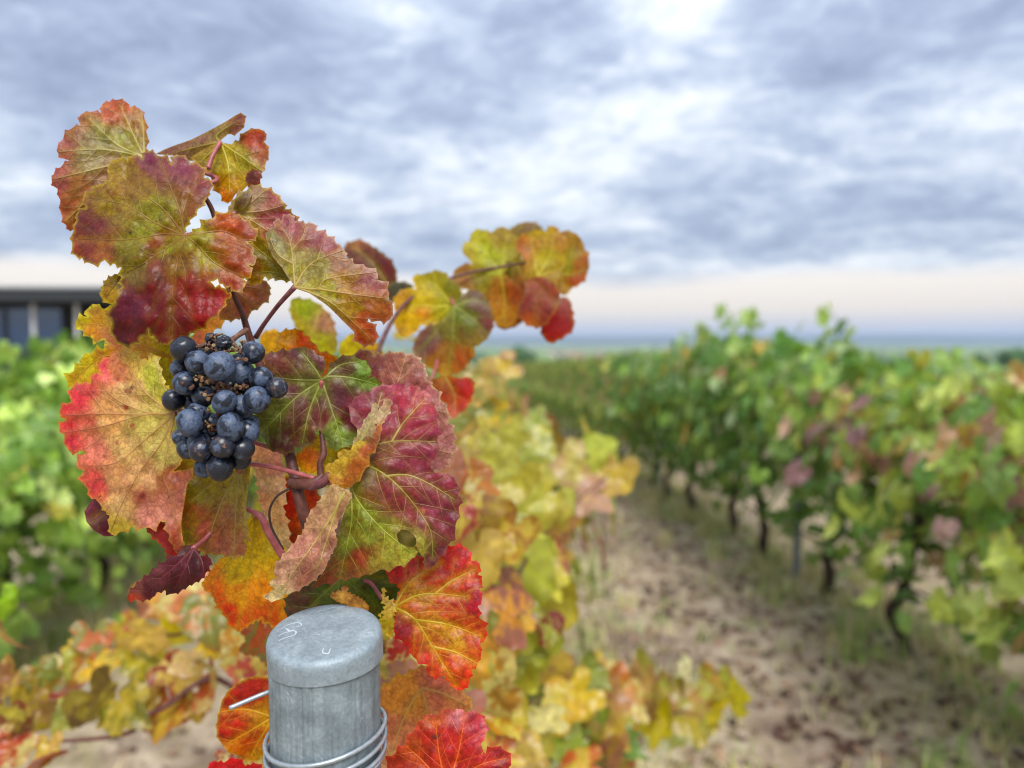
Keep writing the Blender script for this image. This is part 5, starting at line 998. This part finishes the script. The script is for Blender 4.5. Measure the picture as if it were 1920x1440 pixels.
L2('yellow leaf under the drooping orange tip', PX, .66, [(636, 650), (660, 625), (700, 640), (720, 668), (700, 690), (650, 690)], (680, 680), [], [(660, 650, '#c4b828'), (700, 670, '#c09a30')])
L2('golden leaf above the right side of the grapes', PX, .58, [(485, 660), (492, 625), (520, 618), (530, 650), (520, 690), (490, 690)], (510, 690), [], [(505, 650, '#d8b030'), (520, 670, '#d8a040')])
# petioles and canes of that cluster
vpart('cane', [at(640, 900, .60), at(690, 760, .63), at(716, 640, .66), at(770, 560, .70), at(850, 520, .72), at(940, 500, .73), at(1010, 490, .73)], [.003, .0026, .0022, .0019, .0016, .0014, .001], M_CANE)
vpart('cane', [at(690, 760, .63), at(800, 720, .66), at(830, 640, .70), at(860, 600, .72)], [.0016, .0014, .0013, .0010], M_PETIOLE)
vpart('cane', [at(600, 1180, .475), at(630, 1000, .55), at(640, 900, .60)], [.004, .0034, .003], M_CANE)

# ---- unsharp leaves low in the picture: (x, y, width, height in the photograph, distance, colour, red margin)
def low_leaf(x, y, w, h, d, c, red, rr):
    size = max(w, h) / FPX * d * 1.04; asp = min(w, h) / max(w, h)
    view = (at(x, y, d) - Vector((0, 0, CAMZ))).normalized()
    ph = rr.uniform(0, 6.28); tl = math.acos(max(.3, asp)) * .9
    ax = Vector((0, 0, 1)).cross(view).normalized() if h < w else Vector((1, 0, 0))
    nrm = -view
    side = (Vector((0, 0, 1)) if w >= h else Vector((1, 0, 0)))
    nrm = (nrm * math.cos(tl) + Vector((rr.gauss(0, .3), 0, rr.gauss(.12, .3))) + side * math.sin(tl) * rr.choice((1, 1, -1) if w >= h else (1, -1)) + Vector((rr.gauss(0, .12), rr.gauss(0, .1), rr.gauss(0, .1)))).normalized()
    tip = Vector((rr.gauss(0, .9), 0, -1 + rr.gauss(0, .5))) if w < h * 1.2 else Vector((rr.choice((-1, 1)), 0, rr.gauss(-.4, .5)))
    M = leaf_matrix(at(x, y, d), nrm, tip, size)
    M.translation = at(x, y, d) - V1.location + (M.to_3x3() @ Vector((0, .22, 0)))
    return put_leaf(V1, M, tuple(np.array(hexc(c)) ** 1.15 * np.array((.76, .82, .60) if x > 600 else (.86, .76, .55))), red * (.7 if x > 600 else 1.2), rr=rr)
rl = random.Random(77)
zz_ = zoomer(Z6)
for (x, y, w, h, d, c, red) in [
    (640, 560, 260, 250, 1.02, '#c07a50', .3), (540, 610, 150, 120, 1.04, '#d8c820', .1), (890, 500, 210, 220, 1.05, '#a86054', .2), (1040, 540, 290, 210, .98, '#d8c478', .05), (1230, 530, 270, 270, 1.03, '#dcd81c', 0),
    (1420, 625, 180, 150, 1.0, '#d8c824', 0), (740, 730, 280, 220, 1.0, '#dcc024', .2), (960, 730, 240, 230, .99, '#b4b034', .1), (1270, 780, 330, 190, .95, '#8a341c', .3), (1240, 700, 250, 90, .96, '#d8c49c', .1), (1460, 910, 230, 330, .93, '#b0602a', .7),
    (1150, 1070, 320, 380, .94, '#a8682a', .7), (660, 1000, 230, 380, .93, '#80744e', .1), (870, 1020, 270, 380, .92, '#7e8836', .15), (470, 930, 260, 160, .93, '#b8545c', .2), (450, 1080, 260, 250, .95, '#b0c064', .1),
    (300, 830, 220, 240, .95, '#a89a50', .3), (540, 760, 200, 230, 1.0, '#a88440', .2), (1350, 330, 330, 280, 1.08, '#c0904c', .4), (1180, 300, 200, 230, 1.1, '#d8b048', .4), (1570, 620, 200, 240, .9, '#bc6c48', .2),
    (1750, 560, 230, 210, .86, '#d8b060', .15), (1750, 770, 230, 270, .85, '#bc6456', .5), (80, 1080, 230, 280, .85, '#8a5a46', .3), (60, 1320, 280, 260, .82, '#b4582c', .6), (150, 1200, 220, 120, .84, '#8a5448', .1),
    (25, 850, 120, 260, .86, '#94704c', .1), (50, 560, 130, 250, .88, '#c0a464', .3), (20, 350, 110, 260, .92, '#98c43c', 0), (260, 1080, 160, 260, .92, '#b8b03c', .1), (330, 1330, 150, 200, .84, '#c8b070', .2), (270, 1380, 240, 140, .82, '#a06a44', .4),
    (1010, 990, 110, 140, .93, '#b4a870', .1), (1480, 760, 190, 90, .92, '#d4bc80', .2), (1330, 1000, 200, 260, .97, '#b4682c', .6), (1640, 460, 200, 200, .95, '#c0843c', .3), (1500, 480, 200, 220, 1.0, '#b8a040', .3), (1090, 700, 150, 200, 1.02, '#c8c03c', .2),
    (640, 700, 200, 200, 1.06, '#c88a60', .4), (180, 940, 120, 280, .94, '#b4a850', .2), (420, 760, 180, 200, 1.08, '#a8884c', .2), (1720, 1360, 220, 160, .62, '#b83a40', .5), (1560, 1390, 150, 120, .66, '#a82838', .3)]:
    q = zz_((x, y)); low_leaf(q[0], q[1], w / 3.692, h / 3.692, d, c, red, rl)
# right of the post, low branch, and the golden mass behind the sharp leaves
for (x, y, w, h, d, c, red) in [
    (930, 870, 90, 90, .95, '#d8d080', .1), (880, 900, 80, 100, .85, '#d08a34', .6), (905, 960, 80, 90, .9, '#c89a80', .2), (960, 900, 90, 80, 1.05, '#c4b45c', .2), (1000, 850, 90, 90, 1.3, '#c8c070', .2), (1060, 880, 90, 80, 1.4, '#c8b878', .2), (1130, 860, 90, 70, 1.5, '#c8cc70', .05), (1150, 900, 80, 80, 1.5, '#c8a868', .3), (1090, 930, 90, 70, 1.45, '#d0a89c', .2),
    (1010, 940, 110, 100, 1.2, '#c4b454', .2), (960, 1000, 110, 110, 1.0, '#cfc860', .15), (900, 1060, 100, 120, .85, '#d8b868', .2), (1030, 1010, 100, 90, 1.25, '#c88a80', .3), (1060, 980, 80, 100, 1.3, '#c0bc58', .1), (980, 1090, 70, 140, 1.1, '#b8b448', .05), (1010, 1080, 90, 110, 1.15, '#d0c44c', .1), (1040, 1060, 70, 80, 1.2, '#b86870', .2), (1055, 1130, 80, 110, 1.2, '#c4b43c', .3),
    (930, 1150, 80, 120, .85, '#dca040', .5), (960, 1140, 70, 110, .9, '#e0b450', .5), (905, 1200, 70, 90, .8, '#d8a050', .3), (1000, 1170, 60, 110, 1.1, '#b8b83c', .05), (940, 1230, 80, 100, .85, '#d0a83c', .2), (990, 1250, 90, 100, 1.0, '#c8c05c', .1), (920, 1300, 100, 130, .8, '#b88a3c', .5), (945, 1350, 80, 80, .82, '#d8a038', .4), (970, 1320, 60, 80, .95, '#c8b448', .2), (1030, 1270, 90, 80, 1.2, '#b88478', .3), (1040, 1330, 90, 70, 1.15, '#dcb43c', .3), (1080, 1310, 80, 80, 1.2, '#d8b82c', .1),
    (1120, 1290, 60, 100, 1.35, '#c8803c', .5), (1130, 1340, 60, 120, 1.3, '#b8886a', .3), (1170, 1310, 60, 110, 1.38, '#d0904c', .5), (1210, 1300, 60, 110, 1.42, '#b8946c', .3), (1255, 1310, 60, 90, 1.46, '#a88c54', .3), (1290, 1275, 40, 70, 1.48, '#e0d4c0', 0), (1300, 1330, 90, 80, 1.46, '#b89460', .3), (1340, 1290, 70, 70, 1.5, '#b8944c', .4), (1370, 1300, 60, 70, 1.52, '#d0c028', .1), (1235, 1350, 70, 90, 1.42, '#d4c424', .05), (1290, 1360, 80, 90, 1.44, '#b4a030', .3), (1330, 1330, 80, 60, 1.48, '#c4b430', .15), (1060, 1400, 60, 100, 1.15, '#9aa838', .05), (1100, 1370, 70, 80, 1.25, '#8c9838', .05), (1185, 1400, 70, 110, 1.32, '#c84a30', .6), (1140, 1420, 60, 90, 1.25, '#b88a38', .3), (1080, 1440, 90, 80, 1.1, '#c86a38', .6), (1010, 1390, 80, 90, 1.0, '#c0b444', .2), (980, 1420, 90, 100, .9, '#b89a60', .3), (1015, 1350, 80, 20, 1.0, '#dccca0', 0), (1150, 1390, 40, 100, 1.3, '#6f8a34', 0), (930, 1420, 80, 90, .8, '#c87848', .5), (1110, 1440, 70, 70, 1.2, '#80343c', .2),
    (780, 1250, 100, 90, .62, '#d8b040', .3), (750, 1215, 60, 60, .58, '#b83030', .3), (800, 1320, 90, 110, .66, '#cc8a68', .3), (850, 1320, 90, 100, .7, '#c86a50', .4), (740, 1270, 70, 90, .6, '#d09a40', .4), (870, 1250, 80, 100, .75, '#d8a848', .4), (720, 1350, 60, 120, .6, '#c07a68', .2), (690, 1180, 60, 80, .56, '#c8b44c', .2), (450, 1210, 90, 80, .75, '#c8a040', .3), (480, 1240, 90, 90, .7, '#b8503c', .5), (390, 1160, 100, 90, .9, '#c88c50', .4), (350, 1120, 110, 90, 1.0, '#d09870', .3), (300, 1130, 80, 80, 1.1, '#d8b46a', .3),
    (500, 1200, 90, 80, .62, '#c06a40', .5), (560, 1160, 90, 80, .58, '#a89a40', .3), (640, 1180, 90, 80, .58, '#c08a40', .4), (890, 830, 80, 80, 1.0, '#c8b858', .2), (860, 790, 70, 80, .9, '#d0a860', .3), (920, 780, 80, 80, 1.2, '#d0b040', .3), (900, 720, 70, 80, 1.2, '#c8a870', .2), (850, 900, 80, 90, .8, '#c8783c', .5), (870, 970, 70, 80, .8, '#b85a5a', .3), (940, 690, 60, 60, 1.5, '#d0b04c', .3), (960, 820, 70, 70, 1.3, '#bcb45c', .15), (1000, 800, 70, 60, 1.6, '#a8ac58', .1)]:
    low_leaf(x, y, w, h, d, c, red, rl)
for k in range(64):
    x = rl.uniform(850, 1120); y = rl.uniform(860, 1440); d = rl.uniform(.85, 1.6)
    if x > 1010 + 60 * math.sin(y / 90) and y < 1250: continue
    w_ = 105 / d * rl.uniform(.6, 1.0); c, red = gold(rl, 1, 0, 0); low_leaf(x, y, w_ * rl.uniform(.5, 1), w_, d, '#' + ''.join('%02x' % int(255 * max(0, min(1, 1.055 * v ** (1 / 2.4) - .055))) for v in c), red, rl)
# their canes
for pts, r0 in (([vb + Vector((0, -.05, .8)), at(460, 1320, .93), at(300, 1330, .92), at(240, 1375, .91), at(120, 1390, .9), at(40, 1395, .88)], .0045), ([vb + Vector((0, -.05, .8)), at(430, 1240, 1.0), at(330, 1190, 1.02), at(200, 1230, 1.0)], .004),
                ([vb + ru * .3 + Vector((0, 0, .84)), at(1040, 1420, 1.15), at(1140, 1370, 1.3), at(1250, 1340, 1.43), at(1375, 1305, 1.52)], .004), ([vb + ru * .3 + Vector((0, 0, .84)), at(900, 1300, .95), at(960, 1100, 1.05), at(1040, 980, 1.25), at(1140, 890, 1.5)], .0042)):
    vpart('cane', pts, [r0, r0 * .8, r0 * .6, r0 * .3], M_CANE, 7)

# ------------------------------------------------------------------ the grapes
def grape_material(name, bloom, dark, russet):
    m, n, l, b = newmat(name); t = n.new('ShaderNodeTexCoord'); oi = n.new('ShaderNodeObjectInfo')
    ad = n.new('ShaderNodeVectorMath'); ad.operation = 'ADD'; sc = n.new('ShaderNodeVectorMath'); sc.operation = 'SCALE'; sc.inputs['Scale'].default_value = 37
    l.new(oi.outputs['Random'], sc.inputs[0]); l.new(t.outputs['Object'], ad.inputs[0]); l.new(sc.outputs[0], ad.inputs[1]); P = ad.outputs[0]
    a = noise(n, l, 1.3, 4, .55, vec=P, dist=.5); f = noise(n, l, 6, 6, .7, vec=P); g = noise(n, l, 30, 3, .6, vec=P)
    k = ramp(n, l, a, [(bloom - .05, g4(1)), (bloom + .035, g4(.12))])
    k = math_node(n, l, 'MULTIPLY', k, ramp(n, l, f, [(.28, g4(.55)), (.6, g4(1))]))
    k = math_node(n, l, 'MULTIPLY', k, ramp(n, l, g, [(.3, g4(.8)), (.6, g4(1))]))
    c = mixc(n, l, k, rgba(dark), ramp(n, l, f, [(.3, rgba('#3c4960')), (.6, rgba('#536480')), (.8, rgba('#7a8aa2'))]))
    if russet:
        rm = ramp(n, l, noise(n, l, 1.4, 6, .75, vec=P, dist=1.0), [(.56, g4(0)), (.66, g4(.75))]); c = mixc(n, l, rm, c, rgba('#8a6648'))
    l.new(c, b.inputs['Base Color']); l.new(ramp(n, l, k, [(0, g4(.24)), (.6, g4(.5)), (1, g4(.6))]), b.inputs['Roughness']); b.inputs['Specular IOR Level'].default_value = .5
    bump(n, l, b, f, .06, .05); return m
MG_BLOOM, MG_MID, MG_DARK, MG_RUSSET = grape_material('grape_bloom', .555, '#0c0f18', False), grape_material('grape_half_bloom', .495, '#0b0d15', False), grape_material('grape_dark', .36, '#0c0a10', False), grape_material('grape_russet', .40, '#14101a', True)
def berry_mesh(mat, k, wrinkle=0):
    t = bmesh.new(); bmesh.ops.create_icosphere(t, subdivisions=4, radius=1); rr = random.Random(k); ph = [rr.uniform(0, 6) for _ in range(6)]
    for v in t.verts:
        c = v.co; s = 1 + .018 * math.sin(2.1 * c.x + ph[0]) + .018 * math.sin(2.3 * c.y + ph[1]) + .012 * math.sin(3 * c.z + ph[2])
        if wrinkle: s += wrinkle * (math.sin(9 * c.x + 3 * c.z + ph[3]) * math.sin(5 * c.y + ph[4]) + .5 * math.sin(13 * c.z + 6 * c.x + ph[5]))
        tp = max(0, c.z - .93); v.co = c * s * (1 - tp * 1.3)
    me = bpy.data.meshes.new('grape'); t.to_mesh(me); t.free(); me.materials.append(mat); me.polygons.foreach_set('use_smooth', [True] * len(me.polygons)); return me
BM = {'b': berry_mesh(MG_BLOOM, 1), 'm': berry_mesh(MG_MID, 2), 'd': berry_mesh(MG_DARK, 3), 'r': berry_mesh(MG_RUSSET, 4), 'w': berry_mesh(MG_DARK, 5, .10)}
BUNCH_D = .404
bpos = at(415, 640, .43)
bunch = empty('grape_bunch', bpos, 0, label='bunch of blue black grapes with waxy bloom in the middle of the red leaves', cat='grapes')
rg = random.Random(12)
BERRIES = [(212, 215, 112, 'd', 0), (340, 335, 108, 'm', -2), (540, 370, 136, 'b', -10), (835, 243, 106, 'm', 0), (190, 385, 95, 'm', 8), (225, 520, 110, 'm', 2), (735, 430, 118, 'b', 4), (905, 475, 104, 'm', 2), (1050, 562, 93, 'r', 0),
           (390, 640, 98, 'm', 6), (583, 690, 108, 'b', -9), (735, 735, 112, 'm', 0), (872, 672, 124, 'b', -4), (122, 670, 98, 'd', 12), (335, 800, 108, 'b', 5), (272, 875, 126, 'b', -8), (635, 920, 126, 'b', -11), (795, 960, 104, 'b', 0), (812, 880, 80, 'm', 8),
           (195, 1005, 80, 'm', 8), (355, 1060, 104, 'b', 0), (245, 1112, 92, 'm', 2), (370, 1122, 100, 'r', -9), (567, 1087, 100, 'r', -13), (745, 1112, 102, 'd', -6), (720, 1205, 92, 'd', 3), (540, 1275, 118, 'd', -6), (400, 1285, 88, 'm', 2),
           (460, 118, 52, 'w', 8), (575, 160, 68, 'w', 0), (470, 880, 90, 'm', 10), (460, 970, 95, 'd', 12), (280, 700, 70, 'd', 16), (600, 820, 90, 'd', 14), (560, 1000, 95, 'd', 8), (480, 470, 95, 'd', 16), (650, 560, 95, 'd', 16), (470, 1170, 95, 'd', 8), (640, 1170, 90, 'd', 8), (400, 330, 80, 'd', 20), (700, 330, 80, 'd', 20), (800, 560, 80, 'd', 16), (480, 570, 105, 'd', 14), (440, 250, 95, 'd', 20), (420, 490, 95, 'd', 15), (320, 560, 95, 'd', 16), (700, 500, 95, 'd', 18), (600, 430, 95, 'd', 20), (290, 300, 90, 'd', 16), (230, 640, 80, 'd', 20), (480, 1080, 90, 'd', 12), (620, 690, 95, 'd', 12), (360, 930, 90, 'd', 14)]
for (x, y, r_, kind, dz) in BERRIES:
    d = BUNCH_D + dz * .001; p = at(300 + x / 4.8, 610 + y / 4.8, d); o = link('grape', BM[kind], bunch, loc=p - bpos)
    s = r_ / 4.8 / FPX * d * 1.03; o.scale = (s * rg.uniform(.94, 1.05), s * rg.uniform(.94, 1.05), s * rg.uniform(.96, 1.07)); o.rotation_euler = (rg.uniform(-.6, .6), rg.uniform(-.6, .6), rg.uniform(0, 6.28))
    if kind == 'w': o['label'] = 'shrivelled dark grape at the top of the bunch'
    if kind == 'r': o['label'] = 'dark grape with brown russet patches'
def bp(x, y, dz): return at(300 + x / 4.8, 610 + y / 4.8, BUNCH_D + dz * .001)
M_RACH = simple('dry_grape_stem', '#7a5640', .7, 400, .45, bd=.0005, h2='#4a2f26'); M_STUB = simple('green_grape_stem', '#8f8250', .6, 400, .3, bd=.0005, h2='#7a4c40')
m = MB()
for pts, r0 in (([(780, 40, 20), (640, 140, 12), (560, 250, 10), (520, 440, 8), (530, 620, 8), (540, 800, 6), (520, 960, 6), (520, 1150, 8)], .0017), ([(560, 250, 10), (400, 190, 4), (330, 180, 2)], .001), ([(640, 140, 12), (720, 230, 2), (810, 320, -2)], .0013), ([(530, 500, 8), (400, 480, 2), (280, 490, 0)], .0013), ([(530, 520, 8), (660, 570, 2), (800, 550, 2)], .0012),
                ([(535, 620, 6), (470, 625, -2), (420, 640, -3)], .0009), ([(540, 800, 6), (530, 790, -4), (545, 760, -6)], .0018), ([(530, 900, 6), (470, 900, 0), (410, 905, -2)], .0011), ([(520, 950, 4), (470, 945, -2), (440, 950, -4)], .001)):
    q = spline([bp(*p) for p in pts], 6); m.tube([p - bpos for p in q], [r0 * (1 - .3 * i / len(q)) * (1 + .12 * math.sin(i * 1.3)) for i in range(len(q))], 8)
link('bunch_stem', m.me('bunch_stem', M_RACH), bunch)
q = spline([bp(780, 40, 20), at(466, 628, .436), at(468, 640, .449)], 6); m = MB(); m.tube([p - bpos for p in q], .0012, 8); link('bunch_stalk', m.me('bunch_stalk', M_PETIOLE), bunch)
def stub(mat):
    m = MB(); m.lathe([(.28, 0), (.3, .8), (.45, 1.25), (.62, 1.5), (.66, 1.65), (.5, 1.72), (.22, 1.62), (.1, 1.7)], 10); return m.me('grape_stalk', mat)
STUBS = [stub(M_RACH), stub(M_STUB)]
for (x, y, dz, n_) in ((400, 195, 2, 4), (470, 150, 3, 4), (520, 95, 5, 3), (480, 210, 1, 4), (680, 235, -1, 5), (740, 270, -1, 4), (700, 190, 2, 3), (790, 310, -2, 3), (620, 230, 2, 3), (330, 490, -2, 4), (400, 480, -1, 5), (450, 520, 0, 5), (300, 540, 0, 3), (290, 480, -2, 2), (570, 550, -3, 3), (640, 570, -1, 4), (690, 580, -2, 4), (760, 550, -1, 4), (430, 630, -4, 3), (440, 745, -2, 2), (430, 900, -3, 3), (475, 950, -5, 3), (520, 1010, -5, 2)):
    for k in range(n_):
        p = bp(x + rg.gauss(0, 26), y + rg.gauss(0, 18), dz + rg.uniform(-1, 2)); o = link('grape_stalk', STUBS[0 if rg.random() < .65 else 1], bunch, loc=p - bpos)
        dv = Vector((rg.gauss(0, 1), -1.0 + rg.gauss(0, .5), rg.gauss(0, .8))); o.rotation_mode = 'QUATERNION'; o.rotation_quaternion = dv.to_track_quat('Z', 'Y'); s = rg.uniform(.0013, .0019); o.scale = (s, s, s * rg.uniform(1, 1.6))
